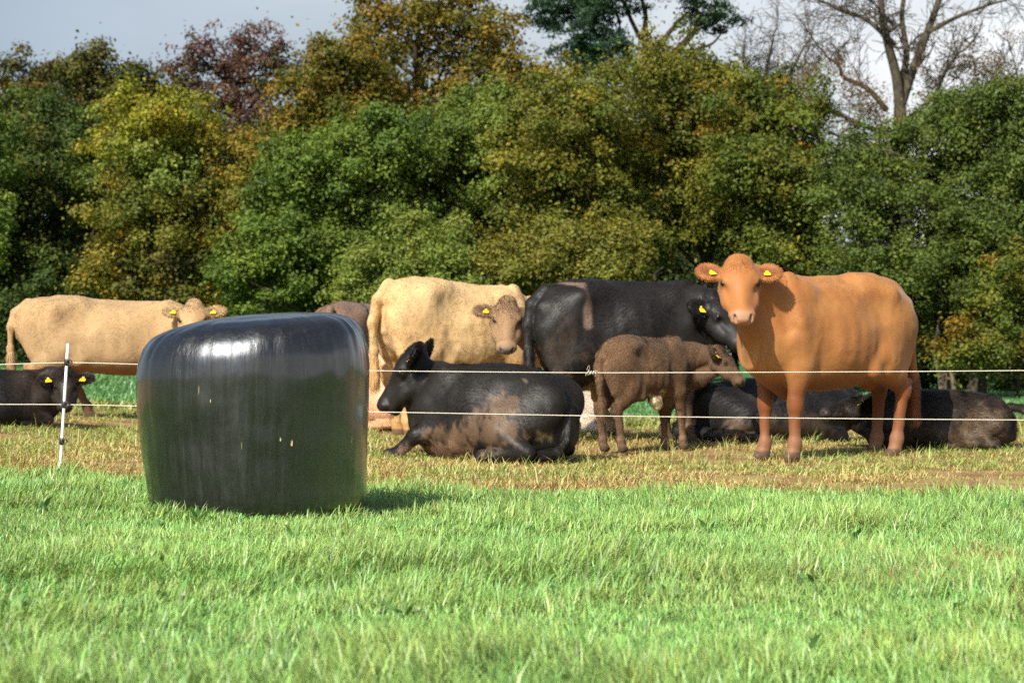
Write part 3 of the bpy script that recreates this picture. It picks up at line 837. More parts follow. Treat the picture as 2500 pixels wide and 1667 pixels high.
    # thin pale trunks at the right behind the lying calf
    for i, (px, top, r, lab) in enumerate([(2292, 640, 0.055, 'thin pale trunk of a sapling, left of the pair at the right wood edge'), (2330, 620, 0.06, 'thin pale trunk of a sapling, right of the pair at the right wood edge'), (2392, 560, 0.05, 'slender leaning pale stem of a sapling below the ash')]):
        tree('sapling', lab, px, 45.2 + 0.3 * i, [(px - 20, top, 40, 30), (px + 30, top + 40, 40, 30)], ASH, 0.10, 0.7, 0.32, 0.8, r, bark=bark_material('pale_bark_%s' % 'abc'[i], (0.16, 0.13, 0.085)), group='thin saplings under the ash', cat='tree', seed=800 + i, lean=18 if i == 2 else 4)
build_trees()

# ------------------------------------------------------------------ silage bale
def build_bale():
    np.random.seed(21)
    cx, cy = BALE_C
    z0 = gz(cx, cy)
    Rr, Ht = 0.588, 1.09
    nu, nv = 220, 150
    # profile: flat bottom with a small radius, bulging side, domed top with a soft shoulder
    s = np.linspace(0, 1, nv)
    prof = np.array([(0.0, 0.0), (0.30, 0.0), (0.49, 0.003), (0.530, 0.022), (0.545, 0.08), (0.556, 0.22), (0.572, 0.42), (0.585, 0.60), (0.588, 0.76), (0.580, 0.88), (0.556, 0.965), (0.505, 1.028), (0.41, 1.060), (0.26, 1.076), (0.12, 1.085), (0.0, 1.088)])
    dl = np.concatenate([[0], np.cumsum(np.hypot(*np.diff(prof, axis=0).T))]); dl /= dl[-1]
    fine = np.linspace(0, 1, 600)
    pr = np.stack([np.interp(fine, dl, prof[:, 0]), np.interp(fine, dl, prof[:, 1])], 1)
    ker = np.hanning(31); ker /= ker.sum()
    pad = np.concatenate([np.repeat(pr[:1], 15, 0), pr, np.repeat(pr[-1:], 15, 0)])
    pr = np.stack([np.convolve(pad[:, k], ker, 'valid') for k in (0, 1)], 1)
    pr[:, 1] *= 0.925
    r = np.interp(s, fine, pr[:, 0]); z = np.interp(s, fine, pr[:, 1])
    a = np.arange(nu) * 2 * math.pi / nu
    X = r[:, None] * np.cos(a); Y = r[:, None] * np.sin(a); Z = z[:, None] + 0 * a
    # settle: the crown sinks to the left and toward the viewer, the shoulder is tighter on the right
    up = smooth((Z - 0.55) / 0.5)
    Z = Z + up * (0.046 * X / Rr) - up * 0.05 * np.clip(-X / Rr, 0, 1) ** 3
    Z = Z + up * 0.03 * Y / Rr
    X = X + 0.022 * np.clip(1 - Z / 0.55, 0, 1)
    V = np.stack([X, Y, Z], -1).reshape(-1, 3)
    nrm = norm(np.stack([X, Y, (Z - 0.55) * 0.5], -1).reshape(-1, 3))
    lump = 0.017 * fbm(V, 2.6, 3, 3)
    ang = np.stack([np.cos(np.tile(a, nv)) * 1.0, np.sin(np.tile(a, nv)) * 1.0, V[:, 2] * 0.10], 1)
    wr = fbm(ang, 14, 8, 3) * 0.0022 + fbm(ang, 40, 18, 2) * 0.0009
    side = smooth((np.hypot(V[:, 0], V[:, 1]) - 0.2) / 0.25)
    sh = np.exp(-((V[:, 2] - .90) / .14) ** 2)             # the film gathers into creases over the shoulder
    wr = wr * (1 + 2.2 * sh) + sh * side * .005 * fbm(ang * np.array([1, 1, 3.0]), 7, 28, 2)
    V = V + nrm * (lump + wr * side)[:, None]
    i = np.arange(nv - 1)[:, None] * nu; j = np.arange(nu)[None]
    q = np.stack([i + j, i + (j + 1) % nu, i + nu + (j + 1) % nu, i + nu + j], -1).reshape(-1, 4)
    m = bpy.data.materials.new('black_stretch_film'); m.use_nodes = True
    n = m.node_tree.nodes; l = m.node_tree.links; b = n['Principled BSDF']
    tcb = n.new('ShaderNodeTexCoord')
    def mapped(sc):
        k = n.new('ShaderNodeMapping'); k.inputs['Scale'].default_value = sc
        l.new(tcb.outputs['Object'], k.inputs['Vector']); return k
    def nse(sc, scale, det=4, rough=0.5):
        k = n.new('ShaderNodeTexNoise'); k.inputs['Scale'].default_value = scale; k.inputs['Detail'].default_value = det; k.inputs['Roughness'].default_value = rough
        l.new(mapped(sc).outputs['Vector'], k.inputs['Vector']); return k
    def ramp(src, stops):
        rr = n.new('ShaderNodeValToRGB')
        while len(rr.color_ramp.elements) < len(stops): rr.color_ramp.elements.new(0.5)
        for el, (p, c) in zip(rr.color_ramp.elements, stops):
            el.position = p; el.color = (c, c, c, 1) if not isinstance(c, tuple) else (*c, 1)
        l.new(src, rr.inputs['Fac']); return rr
    streak = nse((1, 1, 0.045), 34, 5, 0.6)
    streak2 = nse((1, 1, 0.02), 110, 3, 0.6)
    cloud = nse((1, 1, 0.6), 3.0, 4)
    rg = ramp(streak.outputs['Fac'], [(0.30, 0.30), (0.55, 0.42), (0.75, 0.60)])
    l.new(rg.outputs['Color'], b.inputs['Roughness'])
    # straw dust and rubbed streaks on the film
    speck = nse((1, 1, 0.10), 70, 2, 0.4)
    sp = ramp(speck.outputs['Fac'], [(0.79, 0.0), (0.82, 0.8)])
    clr = n.new('ShaderNodeMixRGB')
    clr.inputs['Color1'].default_value = (0.004, 0.0042, 0.0045, 1); clr.inputs['Color2'].default_value = (0.22, 0.15, 0.08, 1)
    l.new(sp.outputs['Color'], clr.inputs['Fac'])
    dust = ramp(streak2.outputs['Fac'], [(0.55, 0.0), (0.9, 0.10)])
    c2 = n.new('ShaderNodeMixRGB'); c2.inputs['Color2'].default_value = (0.06, 0.058, 0.055, 1)
    l.new(dust.outputs['Color'], c2.inputs['Fac']); l.new(clr.outputs['Color'], c2.inputs['Color1'])
    l.new(c2.outputs['Color'], b.inputs['Base Color'])
    b.inputs['Specular IOR Level'].default_value = 0.65
    b.inputs['Coat Weight'].default_value = 0.8
    b.inputs['Coat Roughness'].default_value = 0.15
    b.inputs['Coat IOR'].default_value = 1.7
    b1 = n.new('ShaderNodeBump'); b1.inputs['Strength'].default_value = 0.45; b1.inputs['Distance'].default_value = 0.012
    l.new(streak.outputs['Fac'], b1.inputs['Height'])
    b2 = n.new('ShaderNodeBump'); b2.inputs['Strength'].default_value = 0.35; b2.inputs['Distance'].default_value = 0.0025
    l.new(streak2.outputs['Fac'], b2.inputs['Height']); l.new(b1.outputs['Normal'], b2.inputs['Normal'])
    b3 = n.new('ShaderNodeBump'); b3.inputs['Strength'].default_value = 0.9; b3.inputs['Distance'].default_value = 0.03
    l.new(cloud.outputs['Fac'], b3.inputs['Height']); l.new(b2.outputs['Normal'], b3.inputs['Normal'])
    l.new(b3.outputs['Normal'], b.inputs['Normal'])
    root = empty('silage_bale', (cx, cy, z0 - 0.015))
    tag(root, 'shiny round bale wrapped in black plastic film on the green grass', 'silage bale')
    mesh_obj('plastic_wrap', V, [q], m, root)
    # torn spots where pale silage shows
    tm = principled('exposed_silage', (0.50, 0.38, 0.20), 0.8, 0.2)
    def on_side(px, py):
        t = at(px, py, cy - 0.5); dx = t[0] - cx
        zz = t[2] - (z0 - 0.015)
        rr = np.interp(zz, pr[150:430, 1], pr[150:430, 0])
        dx = np.clip(dx, -rr * 0.97, rr * 0.97)
        yy = -math.sqrt(rr * rr - dx * dx)
        return np.array([dx, yy, zz]), norm(np.array([dx, yy, 0.0]))
    for px, py, w, h_ in [(712, 1080, 0.008, 0.019), (686, 1071, 0.0035, 0.012), (848, 1078, 0.0045, 0.016), (519, 978, 0.0022, 0.009)]:
        c, nn = on_side(px, py)
        t = norm(np.cross([0, 0, 1.0], nn)); u = np.array([0, 0, 1.0])
        aa = np.arange(11) * 2 * math.pi / 11
        rad = np.random.uniform(0.6, 1.2, 11)
        ring = c + nn * 0.006 + (np.cos(aa) * w * rad)[:, None] * t + (np.sin(aa) * h_ * rad)[:, None] * u
        back = c - nn * 0.03 + (np.cos(aa) * w * rad)[:, None] * t + (np.sin(aa) * h_ * rad)[:, None] * u
        bag = Bag()
        kk = np.arange(11)
        bag.add(np.concatenate([ring, back, [c + nn * 0.010]]), np.stack([kk, (kk + 1) % 11, 11 + (kk + 1) % 11, 11 + kk], 1), np.stack([kk, (kk + 1) % 11, np.full(11, 22)], 1))
        bag.build('tear', tm, root)
build_bale()

# ------------------------------------------------------------------ electric fence
def build_fence():
    np.random.seed(31)
    YF = 15.2
    white = principled('white_plastic', (0.80, 0.82, 0.84), 0.35, 0.5)
    blackp = principled('black_insulator', (0.02, 0.02, 0.02), 0.45, 0.5)
    foot = at(146, 1128, YF); top = at(166, 838, YF - 0.03)
    foot[2] = gz(foot[0], YF) - 0.02
    axis = norm(top - foot); Lp = np.linalg.norm(top - foot)
    root = empty('fence_post', foot)
    tag(root, 'thin white plastic electric fence post leaning right in front of the black calf', 'fence post')
    bag = Bag()
    bag.tube(np.array([foot, foot + axis * Lp * 0.5, foot + axis * (Lp - 0.01), foot + axis * Lp]) - foot, [0.0095, 0.0095, 0.0095, 0.004], 10)
    bag.build('pole', white, root)
    hooks = []
    for py in (884, 987, 1077):
        t = (top[2] - (H + (YH - py) * YF / F)) / (top[2] - foot[2])
        p = top + (foot - top) * t
        k = Bag()
        k.tube(np.array([p - axis * 0.022, p - axis * 0.012, p + axis * 0.012, p + axis * 0.022]) - foot, [0.012, 0.017, 0.017, 0.012], 10)
        ring = [p + np.array([0.020 * math.cos(a) + 0.016, -0.014, 0.014 * math.sin(a)]) for a in np.linspace(-2.6, 2.6, 10)]
        k.tube(np.array(ring) - foot, np.full(10, 0.004), 6)
        k.build('insulator', blackp, root)
        hooks.append(p + np.array([0.0, -0.018, 0]))
    wm = bpy.data.materials.new('white_polywire'); wm.use_nodes = True
    n = wm.node_tree.nodes; l = wm.node_tree.links; b = n['Principled BSDF']
    b.inputs['Roughness'].default_value = 0.6
    t = n.new('ShaderNodeTexCoord'); w = n.new('ShaderNodeTexWave'); w.inputs['Scale'].default_value = 30
    r = n.new('ShaderNodeValToRGB'); r.color_ramp.elements[0].color = (0.52, 0.47, 0.37, 1); r.color_ramp.elements[1].color = (0.74, 0.69, 0.57, 1)
    l.new(t.outputs['Object'], w.inputs['Vector']); l.new(w.outputs['Fac'], r.inputs['Fac']); l.new(r.outputs['Color'], b.inputs['Base Color'])
    spec = [('upper', 0, [(-400, 900), (0, 890), (163, 884), (330, 889), (900, 905), (1200, 908), (1440, 910), (1800, 909), (2200, 907), (2500, 904.5), (2900, 900)]),
            ('lower', 1, [(-400, 985), (0, 987), (157, 987), (330, 991), (900, 1005), (1440, 1015), (1800, 1019), (2200, 1023), (2500, 1025), (2900, 1027)])]
    for nm, k, pts in spec:
        W = np.array([at(p[0], p[1], YF - 0.018) for p in pts])
        tt = np.linspace(0, 1, 90); kk = np.linspace(0, 1, len(W))
        xs = np.linspace(W[0, 0], W[-1, 0], 120)
        zs = np.interp(xs, W[:, 0], W[:, 2])
        for _ in range(6): zs[1:-1] = (zs[:-2] + 2 * zs[1:-1] + zs[2:]) / 4
        pth = np.stack([xs, np.full(120, YF - 0.018), zs], 1)
        org = pth[0]
        bag = Bag(); bag.tube(pth - org, np.full(120, 0.0027), 7)
        if nm == 'upper':
            root = empty('fence_wire', org); tag(root, 'upper strand of white electric fence wire with a frayed knot', 'fence wire', 'electric fence wires')
        else:
            root = empty('fence_wire', org); tag(root, 'lower strand of white electric fence wire without a knot', 'fence wire', 'electric fence wires')
        bag.build('strand', wm, root)
        if nm == 'upper':
            c = at(1445, 909, YF - 0.02)
            kb = Bag()
            a = np.linspace(0, 7 * math.pi, 60)
            kb.tube(np.stack([c[0] + np.linspace(-0.025, 0.035, 60), c[1] - 0.007 * np.cos(a), c[2] + 0.008 * np.sin(a)], 1) - org, np.full(60, 0.003), 5)
            lp = np.array([at(1438, 908, YF - .02), at(1433, 902, YF - .03), at(1436, 894, YF - .03), at(1441, 897, YF - .03), at(1437, 891, YF - .03)])
            kb.tube(lp - org, np.full(5, 0.0018), 5)
            for _ in range(16):
                s0 = c + np.array([np.random.uniform(-0.03, 0.04), 0, 0.0])
                e0 = s0 + np.random.normal(0, 1, 3) * np.array([0.014, 0.008, 0.012])
                kb.tube(np.array([s0, (s0 + e0) / 2 + np.random.normal(0, 0.003, 3), e0]) - org, [0.0014, 0.0012, 0.0008], 4)
            kb.build('frayed_knot', wm, root)
build_fence()

# ------------------------------------------------------------------ cattle: signed distance modelling
class Field:
    def __init__(self, lo, hi, h):
        self.lo = np.asarray(lo, float); self.h = h
        self.n = np.ceil((np.asarray(hi, float) - self.lo) / h).astype(int) + 1
        self.D = np.full(self.n, 1.0, np.float32)
    def block(self, lo, hi, m):
        i0 = np.clip(np.floor((np.asarray(lo) - m - self.lo) / self.h).astype(int), 0, self.n - 1)
        i1 = np.clip(np.ceil((np.asarray(hi) + m - self.lo) / self.h).astype(int) + 1, 1, self.n)
        g = [self.lo[k] + self.h * np.arange(i0[k], i1[k]) for k in range(3)]
        X, Y, Z = np.meshgrid(*g, indexing='ij')
        return (slice(i0[0], i1[0]), slice(i0[1], i1[1]), slice(i0[2], i1[2])), X, Y, Z
    def union(self, sl, d, k):
        a = self.D[sl]
        h = np.maximum(k - np.abs(a - d), 0) / k
        self.D[sl] = np.minimum(a, d) - h * h * k * 0.25
    def cut(self, sl, d, k):
        a = self.D[sl]; d = -d
        h = np.maximum(k - np.abs(a - d), 0) / k
        self.D[sl] = np.maximum(a, d) + h * h * k * 0.25
    def cone(self, a, b, ra, rb, k=0.06, squash=None, amt=1.0, sub=False):
        a = np.asarray(a, float); b = np.asarray(b, float)
        rm = max(ra, rb) + k
        sl, X, Y, Z = self.block(np.minimum(a, b), np.maximum(a, b), rm * max(1.0, 1.0 / amt if amt < 1 else 1.0) + self.h)
        ab = b - a; L2 = float(ab @ ab) + 1e-9
        px, py, pz = X - a[0], Y - a[1], Z - a[2]
        t = np.clip((px * ab[0] + py * ab[1] + pz * ab[2]) / L2, 0, 1)
        qx, qy, qz = px - t * ab[0], py - t * ab[1], pz - t * ab[2]
        d2 = qx * qx + qy * qy + qz * qz
        if squash is not None:
            s = np.asarray(squash, float); s = s / np.linalg.norm(s)
            c = qx * s[0] + qy * s[1] + qz * s[2]
            d2 = d2 + c * c * (1.0 / (amt * amt) - 1.0)
        d = np.sqrt(d2) - (ra + (rb - ra) * t)
        (self.cut if sub else self.union)(sl, d, k)
    def ell(self, c, r, k=0.05, rot=None, sub=False):
        c = np.asarray(c, float); r = np.asarray(r, float)
        m = float(r.max()) + k + self.h
        sl, X, Y, Z = self.block(c, c, m)
        p = np.stack([X - c[0], Y - c[1], Z - c[2]], -1)
        if rot is not None: p = p @ np.asarray(rot)
        k0 = np.linalg.norm(p / r, axis=-1); k1 = np.linalg.norm(p / (r * r), axis=-1) + 1e-9
        d = k0 * (k0 - 1) / k1
        (self.cut if sub else self.union)(sl, d, k)
    def loft(self, st, k=0.1, n=2.3, sag=0.0):
        st = np.asarray(st, float)
        xs = np.linspace(st[0, 0], st[-1, 0], 160)
        cols = [np.interp(xs, st[:, 0], st[:, c]) for c in (1, 2, 3)]
        ker = np.hanning(21); ker /= ker.sum()
        cols = [np.convolve(np.pad(c, 10, mode='edge'), ker, 'valid') for c in cols]
        lo = [st[0, 0], -st[:, 3].max(), st[:, 2].min()]; hi = [st[-1, 0], st[:, 3].max(), st[:, 1].max()]
        sl, X, Y, Z = self.block(lo, hi, k + 0.06)
        xc = np.clip(X, st[0, 0], st[-1, 0])
        zt = np.interp(xc, xs, cols[0]); zb = np.interp(xc, xs, cols[1]); hw = np.interp(xc, xs, cols[2])
        hz = (zt - zb) / 2; zc = (zt + zb) / 2
        v = (Z - zc) / hz
        hw = hw * (1 - sag * v)              # belly wider than the back
        e = (np.abs(Y / hw) ** n + np.abs(v) ** n) ** (1.0 / n)
        d = (e - 1) * np.minimum(hw, hz)
        dx = np.abs(X - xc)
        d = np.where(dx > 0, np.sqrt(np.maximum(d, 0) ** 2 + dx * dx), d)
        self.union(sl, d, k)

def surface_nets(fld):
    D = fld.D
    s = D < 0
    c8 = [(a, b, c) for a in (0, 1) for b in (0, 1) for c in (0, 1)]
    n = np.array(D.shape) - 1
    cnt = np.zeros(n, np.int8)
    for a, b, c in c8:
        cnt += s[a:a + n[0], b:b + n[1], c:c + n[2]]
    act = (cnt > 0) & (cnt < 8)
    idx = np.argwhere(act)
    vals = np.stack([D[idx[:, 0] + a, idx[:, 1] + b, idx[:, 2] + c] for a, b, c in c8], 1).astype(np.float64)
    acc = np.zeros((len(idx), 3)); w = np.zeros(len(idx))
    for i in range(8):
        for j in range(i + 1, 8):
            di = np.array(c8[j]) - np.array(c8[i])
            if np.abs(di).sum() != 1: continue
            m = (vals[:, i] < 0) != (vals[:, j] < 0)
            t = vals[m, i] / (vals[m, i] - vals[m, j])
            acc[m] += np.array(c8[i]) + di * t[:, None]
            w[m] += 1
    V = fld.lo + (idx + acc / w[:, None]) * fld.h
    vid = np.full(n, -1, np.int64); vid[idx[:, 0], idx[:, 1], idx[:, 2]] = np.arange(len(idx))
    faces = []
    for ax in range(3):
        o = [1, 1, 1]; o[ax] = 0
        A = s[tuple(slice(0, -1) if k == ax else slice(1, -1) for k in range(3))]
        B = s[tuple(slice(1, None) if k == ax else slice(1, -1) for k in range(3))]
        e = np.argwhere(A != B)
        if len(e) == 0: continue
        ins = A[e[:, 0], e[:, 1], e[:, 2]]
        e = e + np.array(o)
        b_, c_ = [(1, 2), (2, 0), (0, 1)][ax]
        ub = np.zeros(3, int); ub[b_] = 1; uc = np.zeros(3, int); uc[c_] = 1
        q = np.stack([vid[tuple((e - ub - uc).T)], vid[tuple((e - uc).T)], vid[tuple(e.T)], vid[tuple((e - ub).T)]], 1)
        q[~ins] = q[~ins][:, ::-1]
        faces.append(q)
    return V, np.concatenate(faces)

def vert_normals(V, q):
    fn = np.cross(V[q[:, 2]] - V[q[:, 0]], V[q[:, 3]] - V[q[:, 1]])
    N = np.zeros_like(V)
    for k in range(4):
        for a in range(3):
            N[:, a] += np.bincount(q[:, k], fn[:, a], len(V))
    return norm(N)

HIDE_MATS = {}
def hide_material(kind, rough, spec, sheen):
    if kind in HIDE_MATS: return HIDE_MATS[kind]
    m = principled('hide_' + kind, rough=rough, spec=spec, attr=True)
    b = m.node_tree.nodes['Principled BSDF']
    b.inputs['Sheen Weight'].default_value = sheen
    b.inputs['Sheen Roughness'].default_value = 0.4
    HIDE_MATS[kind] = m
    return m
EYE_MAT = principled('dark_eye', (0.008, 0.006, 0.005), 0.28, 0.4)
TAG_MAT = principled('yellow_ear_tag', (0.80, 0.50, 0.02), 0.45, 0.4)

STAND = [(-0.88, 1.14, 0.90, .10), (-.84, 1.24, .80, .17), (-.76, 1.335, .68, .225), (-.62, 1.37, .60, .265), (-.45, 1.375, .56, .285), (-.2, 1.345, .51, .325), (.05, 1.33, .50, .335),
         (.28, 1.335, .52, .305), (.46, 1.355, .54, .255), (.60, 1.33, .56, .225), (.74, 1.24, .62, .185), (.84, 1.10, .70, .12)]
LIE = [(-.90, .40, .14, .10), (-.84, .50, .06, .20), (-.72, .61, .01, .29), (-.5, .69, -.02, .35), (-.22, .72, -.02, .41), (.05, .72, -.02, .42), (.28, .71, -.02, .38), (.48, .69, .0, .31), (.64, .64, .03, .25), (.78, .54, .12, .17), (.86, .42, .22, .09)]

def make_animal(sp):
    np.random.seed(sp.get('seed', 1))
    Y0 = sp['Y']; x0 = at(sp['px'], 0, Y0)[0]
    z0 = gz(x0, Y0) + sp.get('dz', 0.0)
    org = np.array([x0, Y0, z0]); yaw = R(sp['yaw'])
    Rm = np.array([[math.cos(yaw), -math.sin(yaw), 0], [math.sin(yaw), math.cos(yaw), 0], [0, 0, 1.0]])
    w2l = lambda p: Rm.T @ (np.asarray(p, float) - org)
    S = np.array(sp['S'], float); sm = float((S[0] * S[1] * S[2]) ** (1 / 3)); sr = float((S[1] * S[2]) ** 0.5)
    lie = sp['pose'] == 'lie'
    hd = sp['head']; hs = hd['s']
    poll = w2l(at(hd['px'], hd['py'], Y0 + hd['dY']))
    f = norm(Rm.T @ np.array(hd['f'], float)); u = np.array(hd['u'], float); u = Rm.T @ u
    u = norm(u - f * (u @ f)); r = np.cross(f, u)          # r = the animal's right... left follows the sign
    HF = np.stack([f, r, u], 1)                              # head-frame columns
    wd = hd.get('w', 1.06)                                   # breadth of the head
    hp = lambda a, b, c: poll + HF @ (np.array([a, b * wd, c]) * hs)
    h = sp.get('h', 0.0125)
    lo = np.minimum(np.array([-1.05, -0.55, -0.03]) * S, poll - 0.62 * hs - 0.05)
    hi = np.maximum(np.array([1.0, 0.55, 1.5 if not lie else 0.85]) * S, poll + 0.62 * hs + 0.05)
    lo[2] = -0.05
    fd = Field(lo, hi, h)
    # trunk
    st = np.array(LIE if lie else STAND)
    st = st * np.array([S[0], S[2], S[2], S[1]])
    st[:, 2] += sp.get('slim', 0.0) * S[2] * np.exp(-(((st[:, 0] / S[0]) + .1) / .6) ** 4)
    fd.loft(st, 0.08, sp.get('n', 2.35), 0.10 if not lie else 0.16)
    P = lambda x, y, z: np.array([x, y, z]) * S
    legs = sp.get('legs', {})
    if not lie:
        for sd, key in ((1, 'hl'), (-1, 'hr')):
            dx = legs.get(key, 0.0)
            hip, stf, hok, fet, hof = P(-.60, .155 * sd, 1.00), P(-.47 + dx * .35, .20 * sd, .74), P(-.74 + dx * .8, .175 * sd, .50), P(-.68 + dx, .165 * sd, .13), P(-.655 + dx, .165 * sd, .035)
            fd.cone(hip, stf, .225 * sr, .165 * sr, .10 * sm, (0, 1, 0), .62)
            fd.cone(P(-.74, .13 * sd, .98), P(-.70 + dx * .4, .165 * sd, .72), .13 * sr, .10 * sr, .09 * sm, (0, 1, 0), .8)
            fd.cone(stf, (stf + hok) / 2, .15 * sr, .105 * sr, .08 * sm, (0, 1, 0), .75)
            fd.cone((stf + hok) / 2, hok, .10 * sr, .062 * sr, .06 * sm, (0, 1, 0), .8)
            fd.cone(hok + P(-.055, 0, .055), hok + P(.0, 0, -.03), .036 * sr, .056 * sr, .03 * sm)
            fd.cone(hok, fet, .052 * sr, .040 * sr, .025 * sm)
            fd.ell(fet + P(0, 0, .01), np.array([.052, .05, .055]) * sr, .03 * sm)
            fd.cone(fet, hof, .046 * sr, .058 * sr, .03 * sm)
            fd.cone(hof + P(.02, 0, 0), hof + P(.055, 0, -.012), .05 * sr, .042 * sr, .02 * sm)
        for sd, key in ((1, 'fl'), (-1, 'fr')):
            dx = legs.get(key, 0.0)
            sh, elb, kne, fet, hof = P(.50, .165 * sd, .98), P(.44 + dx * .2, .185 * sd, .70), P(.47 + dx * .6, .165 * sd, .41), P(.46 + dx, .16 * sd, .12), P(.48 + dx, .16 * sd, .035)
            fd.cone(P(.42, .135 * sd, 1.18), sh, .14 * sr, .155 * sr, .10 * sm, (0, 1, 0), .6)
            fd.cone(sh, elb, .15 * sr, .112 * sr, .08 * sm, (0, 1, 0), .72)
            fd.cone(elb, kne + P(0, 0, .06), .104 * sr, .064 * sr, .06 * sm, (0, 1, 0), .85)
            fd.ell(kne, np.array([.062, .059, .080]) * sr, .04 * sm)
            fd.cone(kne, fet, .050 * sr, .038 * sr, .025 * sm)
            fd.ell(fet + P(0, 0, .01), np.array([.05, .048, .05]) * sr, .03 * sm)
            fd.cone(fet, hof, .045 * sr, .058 * sr, .03 * sm)
            fd.cone(hof + P(.02, 0, 0), hof + P(.05, 0, -.012), .05 * sr, .042 * sr, .02 * sm)
        for sd in (1, -1):                                    # hook bone and ribs hollow in front of the hip
            fd.cone(P(-.50, .225 * sd, 1.225), P(-.30, .12 * sd, 1.285), .055 * sm, .05 * sm, .15 * sm)
            fd.ell(P(-.82, .115 * sd, 1.15), np.array([.06, .045, .05]) * sm, .06 * sm)
            fd.ell(P(-.27, .345 * sd, 1.13), np.array([.14, .075, .13]) * sm, .08 * sm, sub=True)
            fd.cone(P(-.32, .395 * sd, .98), P(-.36, .335 * sd, .68), .055 * sm, .06 * sm, .06 * sm, sub=True)
            fd.cone(P(.50, .10 * sd, 1.34), P(.52, .215 * sd, 1.02), .05 * sm, .06 * sm, .06 * sm)
            fd.cone(P(.26, .385 * sd, 1.12), P(.29, .36 * sd, .66), .065 * sm, .07 * sm, .08 * sm, sub=True)
            fd.cone(P(-.30, .25 * sd, .64), P(-.44, .22 * sd, .88), .045 * sm, .04 * sm, .10 * sm)
            fd.cone(P(.70, .16 * sd, 1.25), P(.62, .25 * sd, .98), .03 * sm, .03 * sm, .12 * sm, sub=True)
        fd.cone(P(.40, 0, 1.315), P(-.50, 0, 1.325), .024 * sm, .026 * sm, .10 * sm)
        fd.cone(P(.66, 0, .80), P(.42, 0, .54), .15 * sr, .10 * sr, .08 * sm, (0, 1, 0), .65)   # brisket
        if sp.get('udder'):
            fd.ell(P(-.50, 0, .56), np.array([.17, .13, .12]) * sm * sp['udder'], .07 * sm)
            for sx_ in ((-.04, .06) if sp.get('teats') else ()):
                for sd in (1, -1):
                    fd.cone(P(-.50 + sx_, .06 * sd, .50), P(-.50 + sx_, .065 * sd, .39), .018, .012, .02)
        if sp.get('sheath'):
            fd.ell(P(-.12, 0, .50), np.array([.10, .06, .09]) * sm, .06 * sm)
        nb1, nb2, nr1, nr2 = P(.50, 0, 1.10), P(.68, 0, .86), .215 * sr, .16 * sr
    else:
        for sd in (1, -1):
            fd.cone(P(-.62, .20 * sd, .42), P(-.30, .36 * sd, .24), .23 * sr, .17 * sr, .09 * sm, (0, 1, .3), .66)     # thigh bulge
            fd.cone(P(-.30, .38 * sd, .20), P(-.62, .45 * sd, .08), .115 * sr, .062 * sr, .06 * sm)
            fd.cone(P(-.62, .45 * sd, .075), P(-.26, .47 * sd, .055), .052 * sr, .045 * sr, .03 * sm)
            fd.cone(P(-.26, .47 * sd, .055), P(-.14, .47 * sd, .045), .050 * sr, .055 * sr, .03 * sm)
            fd.cone(P(.40, .16 * sd, .56), P(.56, .20 * sd, .36), .15 * sr, .13 * sr, .10 * sm, (0, 1, 0), .65)
            fd.cone(P(.56, .20 * sd, .36), P(.38, .25 * sd, .20), .12 * sr, .09 * sr, .07 * sm, (0, 1, 0), .8)
            if sp.get('fore', {}).get(sd):                     # one fore leg reaching out in front
                a, b, c = sp['fore'][sd]
                fd.cone(P(.40, .22 * sd, .24), P(*a), .10 * sr, .066 * sr, .06 * sm)
                fd.cone(P(*a), P(*b), .058 * sr, .046 * sr, .03 * sm)
                fd.cone(P(*b), P(*c), .048 * sr, .055 * sr, .03 * sm)
            else:
                fd.cone(P(.38, .24 * sd, .18), P(.68, .22 * sd, .075), .085 * sr, .062 * sr, .05 * sm)
                fd.cone(P(.68, .22 * sd, .07), P(.42, .24 * sd, .05), .055 * sr, .045 * sr, .03 * sm)
                fd.cone(P(.42, .24 * sd, .05), P(.34, .25 * sd, .045), .05 * sr, .055 * sr, .03 * sm)
        nb1, nb2, nr1, nr2 = P(.50, 0, .50), P(.70, 0, .36), .19 * sr, .15 * sr
    # neck
    e1 = hp(*hd.get('nape', (-.02, 0, -.13))); e2 = hp(*hd.get('throat', (.16, 0, -.19)))
    mid1 = (nb1 * .5 + e1 * .5) + np.array([0, 0, 0.02]); mid2 = (nb2 * .5 + e2 * .5)
    nrm_ = norm(np.cross(e1 - nb1 + 1e-6, e2 - nb1 + 1e-6)) if sp.get('neckflat', True) else None
    nk = sp.get('neck', 1.0)
    fd.cone(nb1, mid1, nr1 * nk, .165 * sr * nk, .12 * sm, nrm_, .72)
    fd.cone(mid1, e1, .16 * sr * nk, .125 * hs, .08 * sm, nrm_, .85)
    fd.cone(nb2, mid2, nr2, .125 * sr, .12 * sm, nrm_, .6)
    fd.cone(mid2, e2, .115 * sr, .085 * hs, .10 * sm, nrm_, .7)
    # dewlap
    fd.cone(nb2 + P(.06, 0, -.10), mid2 + (mid2 - mid1) * .45, .05 * sr, .05 * sr, .10 * sm, nrm_, .7)
    # head
    hr = lambda a, b, c: np.array([a, b * wd, c]) * hs
    fl = hd.get('fluff', 1.0); jw = hd.get('jaw', 1.0)
    fd.ell(hp(.10, 0, -.085), hr(.15, .120, .115), .05 * hs, HF)
    fd.ell(hp(-.025, 0, -.040), hr(.078 * fl, .074 * fl, .060 * fl), .06 * hs, HF)
    fd.ell(hp(.13, 0, -.035), hr(.14, .108, .056), .05 * hs, HF)
